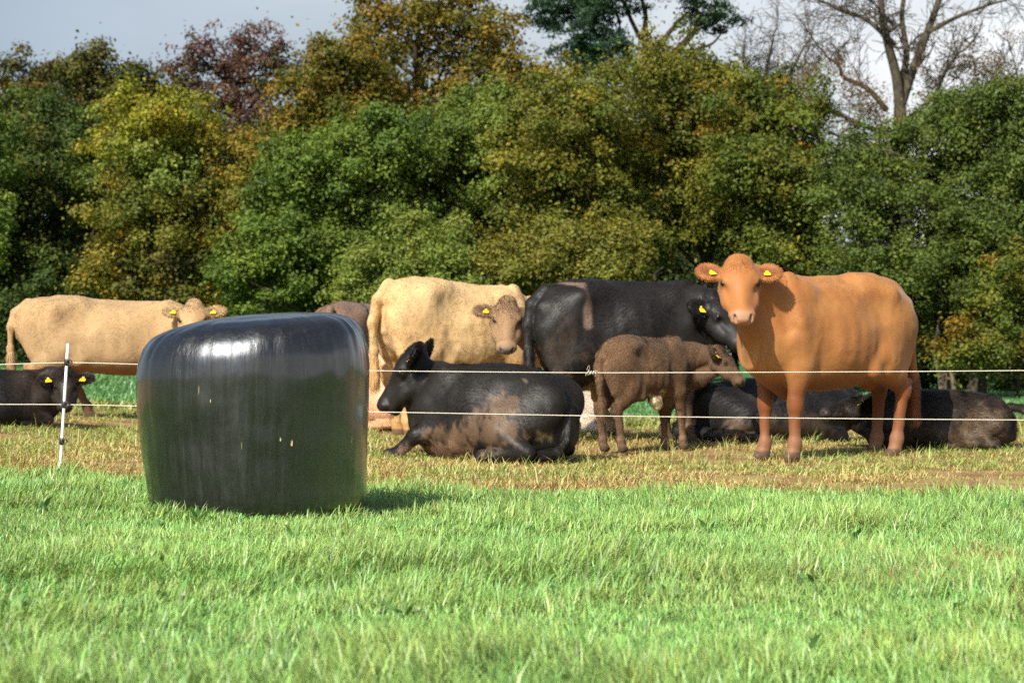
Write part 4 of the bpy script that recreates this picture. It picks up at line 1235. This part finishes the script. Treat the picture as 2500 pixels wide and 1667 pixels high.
    for sd in (1, -1):
        fd.ell(hp(.145, .100 * sd, -.050), hr(.058, .036, .040), .03 * hs, HF)
        fd.cone(hp(.12, .078 * sd, -.155 * jw), hp(.29, .070 * sd, -.135 * jw), .080 * hs, .060 * hs, .05 * hs)
        fd.cone(hp(.27, .060 * sd, -.115 * jw), hp(.43, .048 * sd, -.098 * jw), .060 * hs, .045 * hs, .05 * hs)
    fd.cone(hp(.16, 0, -.07), hp(.44, 0, -.062), .090 * hs, .064 * hs, .045 * hs, r, 1.0)
    fd.ell(hp(.455, 0, -.068), hr(.058, .092, .064), .03 * hs, HF)
    fd.ell(hp(.485, 0, -.055), hr(.030, .070, .048), .018 * hs, HF)
    fd.ell(hp(.435, 0, -.128 * jw), hr(.052, .062, .034), .03 * hs, HF)
    for sd in (1, -1):
        fd.ell(hp(.505, .052 * sd, -.040), hr(.026, .0095, .026), .010 * hs, HF @ np.array([[1, 0, 0], [0, math.cos(.55 * sd), math.sin(.55 * sd)], [0, -math.sin(.55 * sd), math.cos(.55 * sd)]]), sub=True)
        fd.ell(hp(.164, .136 * sd, -.032), hr(.028, .020, .015), .012 * hs, HF, sub=True)
        fd.cone(hp(.205, .114 * sd, -.040), hp(.34, .100 * sd, -.030), .020 * hs, .014 * hs, .03 * hs, sub=True)
    fd.ell(hp(.47, 0, -.108), hr(.075, .085, .0055), .012 * hs, HF, sub=True)
    # ears
    ears = []
    for sd in (1, -1):
        side = hd.get('ear', (1.0, -.10, .10))
        ax = norm(HF @ np.array([side[1], side[0] * sd, side[2]]))
        nrmE = HF @ np.array(hd.get('ear_n', (.25, 0, 1.0)), float)
        nrmE = norm(nrmE - ax * (nrmE @ ax)); wv = np.cross(ax, nrmE)
        base = hp(.045, .112 * sd, -.075)
        el = hd.get('ear_len', .20) * hs
        ce = base + ax * el * .55
        ER = np.stack([ax, wv, nrmE], 1)
        fd.cone(base - ax * .03 * hs, base + ax * .05 * hs, .040 * hs, .042 * hs, .04 * hs)
        fd.ell(ce, np.array([el * .54, .076 * hs * hd.get('ear_w', 1.0), .030 * hs]), .03 * hs, ER)
        fd.ell(ce + nrmE * .032 * hs + ax * el * .02, np.array([el * .44, .058 * hs * hd.get('ear_w', 1.0), .026 * hs]), .014 * hs, ER, sub=True)
        ears.append((ce, ax, wv, nrmE, el))
    # tail
    if sp.get('tail'):
        tp = [P(*t) for t in sp['tail']]
        nT = len(tp)
        for i_ in range(nT - 1):
            tw_ = sp.get('tailw', 1.0)
            ra = (.046 - .022 * (i_ / (nT - 1))) * sr * tw_; rb = (.046 - .022 * ((i_ + 1) / (nT - 1))) * sr * tw_
            if i_ == nT - 2: ra, rb = .040 * sr * sp.get('switch', 1), .045 * sr * sp.get('switch', 1)
            fd.cone(tp[i_], tp[i_ + 1], ra, rb, .035 * sm)
    for ex in sp.get('extra', []):
        fd.cone(P(*ex[0]), P(*ex[1]), ex[2], ex[3], ex[4] if len(ex) > 4 else .05)
    V, q = surface_nets(fd)
    if 'pitch' in sp:
        V[:, 2] += sp['pitch'] * V[:, 0] * smooth(V[:, 2] / (.7 * S[2])) * (np.linalg.norm((V - poll) @ HF / hs, axis=1) > .5)
    N = vert_normals(V, q)
    # lumps of muscle, then curls
    rib = np.sin(V[:, 0] / S[0] * 46 + 2 * V[:, 2]) * np.exp(-(((V[:, 0] / S[0] - .02) / .26) ** 4 + ((V[:, 2] / S[2] - .95) / .25) ** 4)) * (not lie)
    V = V + N * (sp.get('rib', .0022) * rib)[:, None]
    V = V + N * (0.010 * sm * fbm(V, 5.5, 3 + sp.get('seed', 1), 3))[:, None]
    hl = (V - poll) @ HF / hs / np.array([1, wd, 1])
    body_w = smooth((np.linalg.norm(hl, axis=1) - 0.55) / 0.15)
    curl = sp.get('curl', 0.0)
    if curl:
        wv_ = fbm(V * np.array([1, 1, .55]), 26, 41, 2)
        V = V + N * (curl * body_w * wv_)[:, None]
    forehead = np.exp(-(((hl[:, 0] - .05) / .12) ** 2 + (hl[:, 1] / .12) ** 2)) * (hl[:, 2] > -.08)
    V = V + N * (0.0045 * hs * forehead * fbm(V, 32, 43, 2))[:, None]
    N = vert_normals(V, q)
    # ---- coat colour
    base = np.array(sp['coat'])
    C = np.repeat(base[None], len(V), 0)
    t1 = fbm(V, 3.2, 61, 3); t2 = fbm(V * np.array([1, 1, .5]), 11, 62, 3)
    t3 = fbm(V * np.array([1, 1, .22]), 42, 63, 2)
    C *= (1 + sp.get('mottle', .14) * t1 + .12 * t2 + sp.get('streaky', .12) * t3)[:, None]
    if 'coat2' in sp:
        k = smooth(t1 * 1.1 + 0.25 + sp.get('c2bias', 0))[:, None] * sp.get('c2', .6)
        C = C * (1 - k) + np.array(sp['coat2']) * k
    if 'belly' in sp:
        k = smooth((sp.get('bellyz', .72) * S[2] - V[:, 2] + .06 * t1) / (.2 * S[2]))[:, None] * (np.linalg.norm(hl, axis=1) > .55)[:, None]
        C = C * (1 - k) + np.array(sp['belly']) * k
    if 'facecol' in sp:
        k = (1 - body_w)[:, None] * .85
        C = C * (1 - k) + np.array(sp['facecol']) * k
    for (c, rad, col, amt) in sp.get('patches', []):
        d = np.linalg.norm((V - P(*c)) / np.array(rad), axis=1)
        k = smooth((1.12 - d + .75 * t2 + .45 * t1 + .8 * fbm(V * np.array([1, 1, .6]), 34, 66, 2)) / .8)[:, None] * amt
        C = C * (1 - k) + np.array(col) * k
    for (pts, wid, col, amt) in sp.get('streaks', []):
        pp = np.array([P(*a) for a in pts]); dmin = np.full(len(V), 9.0)
        for a, b in zip(pp[:-1], pp[1:]):
            ab = b - a; t = np.clip(((V - a) @ ab) / (ab @ ab), 0, 1)
            dmin = np.minimum(dmin, np.linalg.norm(V - a - t[:, None] * ab, axis=1))
        k = smooth((wid - dmin + .012 * t2) / (.5 * wid))[:, None] * amt
        C = C * (1 - k) + np.array(col) * k
    if 'mud' in sp:                                           # dried mud up the legs
        mc, mz = sp['mud']
        k = smooth((mz * S[2] - V[:, 2] + .10 * t1 + .08 * t2) / (.22 * S[2]))[:, None] * .85
        C = C * (1 - k) + np.array(mc) * k
    # muzzle, mouth, nostrils, inside of the ears
    mz_ = np.exp(-(((hl[:, 0] - .495) / .040) ** 4 + (hl[:, 1] / .078) ** 4 + ((hl[:, 2] + .055) / .052) ** 4))[:, None]
    C = C * (1 - mz_) + np.array(sp['muzzle']) * mz_
    lip = np.exp(-(((hl[:, 0] - .455) / .05) ** 4 + ((hl[:, 2] + .108) / .008) ** 2 + (hl[:, 1] / .08) ** 6))[:, None] * .75
    C = C * (1 - lip) + base * .12 * lip
    for sd in (1, -1):
        nn_ = np.exp(-(((hl[:, 0] - .50) / .03) ** 2 + (((hl[:, 1] - .052 * sd) * .85 - (hl[:, 2] + .040) * .52 * sd) / .010) ** 2 + (((hl[:, 1] - .052 * sd) * .52 * sd + (hl[:, 2] + .040) * .85) / .024) ** 2))[:, None]
        C = C * (1 - nn_ * .9) + np.array([.01, .006, .005]) * nn_ * .9
        ey = np.exp(-(((hl[:, 0] - .160) / .04) ** 2 + ((hl[:, 1] - .12 * sd) / .03) ** 2 + ((hl[:, 2] + .045) / .026) ** 2))[:, None] * .8
        C = C * (1 - ey) + base * .16 * ey
    for ce, ax, wv, nE, el in ears:
        lc = V - ce
        k = np.exp(-((lc @ ax / (el * .46)) ** 4 + (lc @ wv / (.052 * hs)) ** 4)) * (lc @ nE > -.012 * hs) * (np.abs(lc @ nE) < .05 * hs)
        k = (k * .8)[:, None]
        C = C * (1 - k) + np.array(sp.get('earin', base * .55)) * k
    if not lie:
        k = smooth((.075 * S[2] - V[:, 2]) / .02)[:, None] * .85
        C = C * (1 - k) + np.array(sp.get('hoof', (.060, .038, .026))) * k
    C = np.clip(C, .003, .95)
    # ---- hair: short tapering strands lying along the coat
    nf = int(sp.get('hair', 34000) * 2.6); fl_len = sp.get('hair_len', .022) * 1.3
    qi = np.random.randint(0, len(q), nf)
    uv = np.random.rand(nf, 2); Q4 = q[qi]
    wts = np.stack([(1 - uv[:, 0]) * (1 - uv[:, 1]), uv[:, 0] * (1 - uv[:, 1]), uv[:, 0] * uv[:, 1], (1 - uv[:, 0]) * uv[:, 1]], 1)
    hpnt = (V[Q4] * wts[..., None]).sum(1); hn = norm((N[Q4] * wts[..., None]).sum(1)); hc = (C[Q4] * wts[..., None]).sum(1)
    hlh = (hpnt - poll) @ HF / hs
    muzz = (hlh[:, 0] > .40) & (np.linalg.norm(hlh, axis=1) < .62) & (np.abs(hlh[:, 1]) < .15)
    keep = ~muzz & (hpnt[:, 2] > .05)
    hpnt, hn, hc, hlh = hpnt[keep], hn[keep], hc[keep], hlh[keep]
    swirl = np.stack([fbm(hpnt, 9, 71, 2), fbm(hpnt, 9, 72, 2), fbm(hpnt, 9, 73, 2)], 1)
    flow = np.array([-.75, 0, -.65]) + swirl * sp.get('swirl', .8)
    onhead = np.linalg.norm(hlh - np.array([.2, 0, -.05]), axis=1) < .42
    flow[onhead] = (f * .4 + np.array([0, 0, -.5])) + swirl[onhead] * .9
    flow = norm(flow - hn * (flow * hn).sum(1, keepdims=True))
    lift = sp.get('lift', .22) * np.random.uniform(.5, 1.4, len(flow))
    fore = np.exp(-(((hlh[:, 0] - .02) / .10) ** 2 + (hlh[:, 1] / .11) ** 2)) * (hlh[:, 2] > -.10) * onhead
    lift = lift + fore * .5
    d = norm(flow + hn * lift[:, None])
    ln = fl_len * np.random.uniform(.6, 1.4, len(flow)) * (1 + .5 * fbm(hpnt, 5, 74, 2))
    legm = (hpnt[:, 2] < .45 * S[2]) & (not lie)
    ln = np.where(legm, ln * .65, ln)
    ln = np.where(onhead, ln * .6, ln) * (1 + 1.1 * fore)
    for ce, ax, wv, nE, el in ears:                            # fringe on the ears
        near = np.linalg.norm(hpnt - ce, axis=1) < el * .62
        ln = np.where(near, fl_len * 1.1, ln)
        dd = norm((hpnt - ce) + hn * .02 + ax * .02)
        d = np.where(near[:, None], norm(dd + np.random.normal(0, .25, d.shape)), d)
    if sp.get('tail'):
        T1 = P(*sp['tail'][-1]); T0 = P(*sp['tail'][-2])
        near = np.linalg.norm(hpnt - (T0 * .35 + T1 * .65), axis=1) < np.linalg.norm(T1 - T0) * .75
        near &= np.linalg.norm(np.cross(hpnt - T0, norm(T1 - T0)), axis=1) < .09
        d = np.where(near[:, None], norm(norm(T1 - T0) * 1.0 + hn * .22 + np.random.normal(0, .12, d.shape)), d)
        ln = np.where(near, .07, ln)
    w = norm(np.cross(d, hn)) * (sp.get('hair_w', .0042) * np.random.uniform(.6, 1.3, len(d)))[:, None] * .5
    b0 = hpnt - hn * .0015
    HV = np.stack([b0 - w, b0 + w, b0 + d * ln[:, None]], 1).reshape(-1, 3)
    var = np.random.uniform(.88, 1.14, (len(d), 1)) * (1 + sp.get('clump', .30) * fbm(hpnt * np.array([1, 1, .6]), 30, 81, 2))[:, None]
    HC = np.repeat((hc * var)[:, None], 3, 1); HC[:, 2] *= sp.get('tip', 1.12)
    HC = np.clip(HC.reshape(-1, 3), .003, .95)
    nV = len(V)
    tris = nV + np.arange(len(HV)).reshape(-1, 3)
    root = empty(sp['name'], org, yaw)
    tag(root, sp['label'], sp['cat'], sp.get('group'))
    mat = hide_material(*sp.get('mat', ('light', .72, .22, .10)))
    mesh_obj('body', np.concatenate([V, HV]), [q, tris], mat, root, np.concatenate([C, HC]))
    # eyes
    for sd in (1, -1):
        ev, eq = sphere_mesh(hp(.163, .1130 * sd, -.041), .0215 * hs)
        mesh_obj('eye', ev, [eq], EYE_MAT, root)
    # ear tags
    for k_, (ce, ax, wv, nE, el) in enumerate(ears):
        if not sp.get('tags', (1, 1))[k_]: continue
        down = norm(np.array([0, 0, -1.0]) - nE * (-nE[2])); sdv = np.cross(nE, down)
        c = ce + nE * .016 * hs + ax * el * (-.10) + down * .012
        ts = sp.get('tagsize', 1.0)
        pr_ = np.array([(-.010, -.022), (.010, -.022), (.013, -.004), (.026, .008), (.026, .044), (-.026, .044), (-.026, .008), (-.013, -.004)]) * ts
        tw = np.random.uniform(-.25, .25); cs, sn = math.cos(tw), math.sin(tw)
        pr_ = pr_ @ np.array([[cs, -sn], [sn, cs]])
        tilt = nE * .35
        fr = [c + sdv * a + down * b + tilt * max(b, 0) + nE * .0035 for a, b in pr_]
        bk = [c + sdv * a + down * b + tilt * max(b, 0) - nE * .0005 for a, b in pr_]
        g = Bag(); kk = np.arange(8)
        g.add(np.array(fr + bk), np.concatenate([np.stack([kk, 8 + kk, 8 + (kk + 1) % 8, (kk + 1) % 8], 1), [[0, 1, 2, 7], [7, 2, 3, 6], [3, 4, 5, 6]]]))
        st_v, st_q = sphere_mesh(c + nE * .005 - down * .012, .008 * ts, 8, 5)
        g.add(st_v, st_q)
        g.build('ear_tag', TAG_MAT, root, None, False)
    return root

BLACK = (.0125, .0105, .0092)
MUD = (.125, .076, .045)
BLACKMAT = ('black', .50, .24, .02)
def build_herd():
    HERD = 'cattle in the field behind the fence'
    # ginger cow looking at the camera
    make_animal(dict(name='cow', cat='cow', label='ginger brown cow standing on the right, looking straight at the camera', group=HERD, seed=2, pose='stand',
        px=2014, Y=19.2, yaw=218, n=2.1, S=(1.0, .98, 1.06), coat=(.345, .152, .047), coat2=(.225, .086, .025), c2=.7, belly=(.17, .055, .016), bellyz=.70, muzzle=(.42, .25, .17), mottle=.32,  # darker belly colour paints in the shade of the underside
        head=dict(px=1806, py=645, dY=-.74, f=(.0, -.62, -.78), u=(.02, -.78, .62), s=.98, w=1.20, fluff=1.22, ear=(1.0, -.16, .05), ear_len=.19, ear_w=1.32, ear_n=(-.15, 0, 1)),
        tail=[(-.82, .02, 1.24), (-.91, .03, 1.08), (-.94, .05, .85), (-.95, .07, .60), (-.95, .08, .30)], mud=((.22, .105, .055), .34), udder=.6, patches=[((.12, .22, 1.24), (.26, .22, .07), (.25, .09, .026), .55), ((-.32, .22, 1.22), (.22, .2, .08), (.25, .09, .026), .45), ((.46, .3, .80), (.10, .2, .20), (.34, .15, .05), .4)], streaks=[([(.36, .30, 1.2), (.30, .34, .9), (.33, .30, .64)], .035, (.26, .095, .028), .45), ([(-.36, .33, 1.0), (-.40, .3, .74)], .04, (.24, .085, .025), .5)], hair=60000, hair_len=.012, hair_w=.0034, swirl=.5, lift=.16, tip=1.05, facecol=(.31, .118, .034), pitch=-.02, clump=.12,  # the dark streaks paint shade into the shoulder and thigh creases
        legs=dict(hl=.03, hr=-.08, fl=.03, fr=.05), h=.0115, mat=('ginger', .62, .28, .12), earin=(.15, .05, .02), tagsize=1.0))
    # black cow lying in front
    make_animal(dict(name='cow', cat='cow', label='black cow lying in front, head in profile to the left, mud on its flank', group=HERD, seed=3, pose='lie',
        px=1198, Y=19.0, yaw=157, S=(.775, .93, 1.06), coat=BLACK, muzzle=(.012, .011, .011), mottle=.2,
        head=dict(px=1004, py=856, dY=.18, f=(-.55, .16, -.82), u=(-.84, .1, .55), s=1.05, nape=(.13, 0, -.21), throat=(.26, 0, -.26), jaw=1.28, ear=(.80, -.60, .05), ear_len=.20, ear_w=1.35, ear_n=(.2, 0, 1)),
        patches=[((-.12, .42, .22), (.34, .30, .17), MUD, .72), ((-.30, .40, .40), (.14, .3, .12), MUD, .6), ((.2, .35, .15), (.2, .3, .12), MUD, .6), ((.5, .28, .06), (.45, .3, .08), (.25, .155, .105), .75), ((-.72, .35, .20), (.05, .2, .05), (.20, .15, .06), .45)],
        streaks=[([(-.30, .22, .70), (-.5, .26, .60), (-.62, .28, .50)], .016, (.10, .075, .06), .8)],
        fore={1: ((.66, .30, .19), (.86, .33, .055), (.95, .33, .04))}, tailw=.7,
        tail=[(-.82, .05, .50), (-.90, .10, .36), (-.91, .16, .18), (-.84, .24, .07), (-.74, .30, .05)], hair=52000, hair_len=.017, mat=BLACKMAT, h=.0115, tags=(1, 1)))
    # black cow standing
    make_animal(dict(name='cow', cat='cow', label='big black cow standing behind the brown calf', group=HERD, seed=4, pose='stand',
        px=1534, Y=21.0, yaw=14, S=(.96, 1.0, 1.03), coat=(.014, .012, .011), muzzle=(.02, .018, .018), mottle=.25,
        head=dict(px=1756, py=726, dY=-.10, f=(.50, -.36, -.78), u=(.55, -.55, .62), s=1.05, ear=(1.0, -.22, -.15), ear_len=.19),
        patches=[((-.72, -.22, .75), (.14, .3, .3), (.045, .03, .02), .7), ((-.66, -.2, .45), (.2, .3, .2), MUD, .6), ((-.3, -.3, .72), (.25, .2, .12), (.06, .04, .022), .6)],
        streaks=[([(-.66, -.08, 1.38), (-.50, -.16, 1.36), (-.47, -.24, 1.24), (-.46, -.31, 1.0)], .055, (.19, .13, .095), .95), ([(-.05, -.2, 1.36), (.1, -.29, 1.2)], .02, (.07, .055, .045), .6)],
        tail=[(-.78, .0, 1.29), (-.90, -.02, 1.17), (-.94, -.03, 1.0), (-.94, -.04, .78), (-.93, -.05, .50)], tailw=1.25, mud=(MUD, .42), udder=.8, hair=46000, hair_len=.018, mat=BLACKMAT, legs=dict(hl=.05, hr=-.04, fl=-.06, fr=.05)))
    # brown calf
    make_animal(dict(name='calf', cat='calf', label='brown woolly calf standing in front of the black cow, pale tuft under its belly', group=HERD, seed=5, pose='stand',
        px=1580, Y=20.05, dz=.025, yaw=38, S=(.56, .55, .685), facecol=(.105, .062, .036), coat=(.150, .086, .046), coat2=(.195, .115, .065), c2=.5, muzzle=(.05, .035, .028), mottle=.2,
        slim=.13, head=dict(px=1762, py=856, dY=.20, f=(.58, -.18, -.74), u=(.74, -.20, .60), s=.66, ear=(.75, -.55, .05), ear_len=.19),
        tail=[(-.80, -.02, 1.27), (-.92, -.05, 1.10), (-.95, -.06, .86), (-.95, -.06, .60), (-.94, -.06, .46)], extra=[((.02, -.16, .60), (.06, -.17, .54), .055, .035, .03)], patches=[((.03, -.20, .57), (.11, .18, .11), (.78, .66, .44), 1.0)],
        legs=dict(hl=-.05, hr=.03, fl=.02, fr=.10), hair=50000, hair_len=.019, hair_w=.0038, swirl=.9, lift=.34, curl=.002, mud=((.21, .13, .085), .30), mat=('woolly', .8, .15, .12), h=.0105, neck=1.0))
    # cream cow in the middle
    make_animal(dict(name='cow', cat='cow', label='cream coloured cow standing with its rump toward us, just right of the bale', group=HERD, seed=6, pose='stand',
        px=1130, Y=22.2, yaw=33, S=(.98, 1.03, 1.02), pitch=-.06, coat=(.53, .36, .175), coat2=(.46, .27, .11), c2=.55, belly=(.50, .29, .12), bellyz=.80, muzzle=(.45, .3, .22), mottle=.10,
        head=dict(px=1392, py=775, dY=.72, f=(.75, .42, -.5), u=(.4, .3, .85), s=1.05), tail=[(-.80, .0, 1.29), (-.92, .0, 1.15), (-.96, .02, .95), (-.94, .03, .70), (-.93, .04, .44)], tailw=1.3,
        hair=34000, hair_len=.020, hair_w=.0055, swirl=.8, lift=.15, curl=.0045, clump=.12, mat=('light', .75, .2, .12), legs=dict(hl=.06, hr=-.02)))
    # tan cow whose face looks out between the cream and the black cow
    make_animal(dict(name='cow', cat='cow', label='tan cow peering out between the cream cow and the standing black cow', group=HERD, seed=7, pose='stand',
        px=1512, Y=21.75, yaw=184, S=(.84, .72, .93), coat=(.42, .26, .125), facecol=(.24, .145, .080), muzzle=(.17, .14, .125), mottle=.15,
        head=dict(px=1240, py=742, dY=-.34, f=(-.02, -.55, -.84), u=(.06, -.84, .55), s=.93, nape=(.08, 0, -.19), ear=(1.0, -.05, -.05), ear_len=.19, fluff=1.15, ear_n=(-.2, 0, 1)), earin=(.07, .035, .02),
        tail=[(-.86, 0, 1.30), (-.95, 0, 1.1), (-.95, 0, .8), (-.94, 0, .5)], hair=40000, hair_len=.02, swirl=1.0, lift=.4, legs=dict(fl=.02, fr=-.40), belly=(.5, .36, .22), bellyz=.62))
    # cream cow on the left
    make_animal(dict(name='cow', cat='cow', label='fawn cow standing behind the bale on the left, only ears and poll above the bale', group=HERD, seed=8, pose='stand',
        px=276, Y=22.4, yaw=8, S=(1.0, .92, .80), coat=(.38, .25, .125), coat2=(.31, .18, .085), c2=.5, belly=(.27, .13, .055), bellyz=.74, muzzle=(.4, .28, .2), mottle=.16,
        pitch=-.05, head=dict(px=472, py=744, dY=-.42, nape=(.14, 0, -.24), throat=(.26, 0, -.26), f=(.0, -.6, -.8), u=(.0, -.8, .6), s=.92, ear=(1.0, -.12, .0), ear_len=.18, ear_n=(-.2, 0, 1)),
        tail=[(-.78, .0, 1.29), (-.89, -.02, 1.17), (-.93, -.04, 1.0), (-.93, -.05, .75), (-.92, -.05, .40)], hair=34000, hair_len=.018, hair_w=.0055, swirl=.7, lift=.14, curl=.0025, clump=.12, legs=dict(hl=.44, hr=.02, fl=.05), mud=((.10, .06, .035), .45)))
    # black calf lying on the left
    make_animal(dict(name='calf', cat='calf', label='black calf lying at the left edge by the white post, facing the camera', group=HERD, seed=9, pose='lie',
        px=0, Y=20.6, yaw=12, S=(.60, .62, .66), coat=BLACK, muzzle=(.02, .016, .015), mottle=.2,
        head=dict(px=160, py=910, dY=-.12, f=(.06, -.55, -.83), u=(.04, -.83, .55), s=.70, ear=(1.0, -.02, .0), ear_len=.20, ear_n=(-.2, 0, 1)), hair=36000, hair_len=.02, mat=BLACKMAT, facecol=(.028, .020, .015), tagsize=1.0,
        tail=[(-.88, .05, .46), (-.97, .10, .30), (-.95, .16, .10)]))
    # dun cow, just its rump beside the bale
    make_animal(dict(name='cow', cat='cow', label='dull brown cow mostly hidden behind the bale, its rump beside the cream cow', group=HERD, seed=10, pose='stand',
        px=868, Y=24.2, yaw=75, S=(.9, .95, .88), coat=(.17, .105, .075), muzzle=(.1, .08, .07), mottle=.16,
        head=dict(px=905, py=840, dY=1.25, f=(.2, .7, -.6), u=(.1, .6, .7), s=1.0), tail=[(-.86, 0, 1.30), (-.95, 0, 1.1), (-.95, 0, .8), (-.94, 0, .5)], hair=24000, hair_len=.02, h=.014))
    # cream cow lying behind the bullock
    make_animal(dict(name='cow', cat='cow', label='pale cream cow lying between the bale and the lying black cow, half hidden', group=HERD, seed=11, pose='lie',
        px=872, Y=23.0, yaw=180, S=(.86, .75, 1.02), coat=(.60, .41, .26), coat2=(.54, .33, .19), c2=.5, muzzle=(.5, .35, .3), mottle=.1,
        head=dict(px=640, py=905, dY=.1, f=(-.75, 0, -.6), u=(-.6, 0, .75), s=.95), hair=30000, hair_len=.02, swirl=1.0, lift=.4, tail=[(-.88, .05, .46), (-.95, .12, .30), (-.9, .25, .1)], belly=(.48, .27, .15), bellyz=.4))
    # black cow lying behind the ginger cow
    make_animal(dict(name='cow', cat='cow', label='black cow lying behind the front legs of the ginger cow', group=HERD, seed=12, pose='lie',
        px=1885, Y=21.5, yaw=4, S=(.88, .82, .78), coat=(.013, .012, .012), muzzle=(.02, .016, .015), mottle=.2,
        head=dict(px=2150, py=985, dY=.45, f=(.6, .2, -.6), u=(.6, 0, .6), s=.9), hair=40000, hair_len=.02, mat=BLACKMAT,
        patches=[((-.45, -.4, .12), (.2, .3, .12), MUD, .75), ((.1, -.4, .16), (.5, .3, .14), (.06, .042, .028), .8)], extra=[((-.62, -.42, .09), (-1.02, -.30, .13), .06, .075)]))
    # dark brown calf lying on the right
    make_animal(dict(name='calf', cat='calf', label='muddy black calf lying at the right behind the ginger cow hind legs', group=HERD, seed=13, pose='lie',
        px=2280, Y=20.5, yaw=176, S=(.74, .70, .68), coat=(.022, .016, .012), muzzle=(.05, .04, .04), mottle=.3,
        head=dict(px=2100, py=975, dY=.02, f=(-.93, -.10, -.22), u=(-.25, -.05, .96), s=.70, ear=(.7, -.55, .35), ear_len=.19), hair=52000, hair_len=.03, hair_w=.0045, swirl=1.1, lift=.45, curl=.005, mat=BLACKMAT,
        patches=[((-.2, .42, .18), (.5, .3, .16), (.075, .047, .026), .9), ((-.55, .4, .30), (.25, .3, .16), (.10, .064, .036), .8), ((.3, .3, .2), (.3, .3, .2), (.05, .032, .02), .8)], tail=[(-.86, .06, .52), (-.98, .10, .50), (-1.08, .14, .40), (-1.12, .18, .24), (-1.10, .2, .10)], tags=(1, 1)))
    # pale calf lying behind the bullock's rump
    make_animal(dict(name='calf', cat='calf', label='small pale calf curled up behind the rump of the lying black cow', group=HERD, seed=14, pose='lie',
        px=1392, Y=23.0, yaw=170, S=(.46, .46, .56), coat=(.56, .47, .38), muzzle=(.3, .25, .22), mottle=.2,
        head=dict(px=1312, py=1000, dY=.05, f=(-.8, .1, -.5), u=(-.5, 0, .8), s=.55), hair=16000, hair_len=.022, lift=.3, h=.011, tail=[(-.88, .05, .46), (-1.0, .1, .3), (-.98, .2, .1)]))
build_herd()
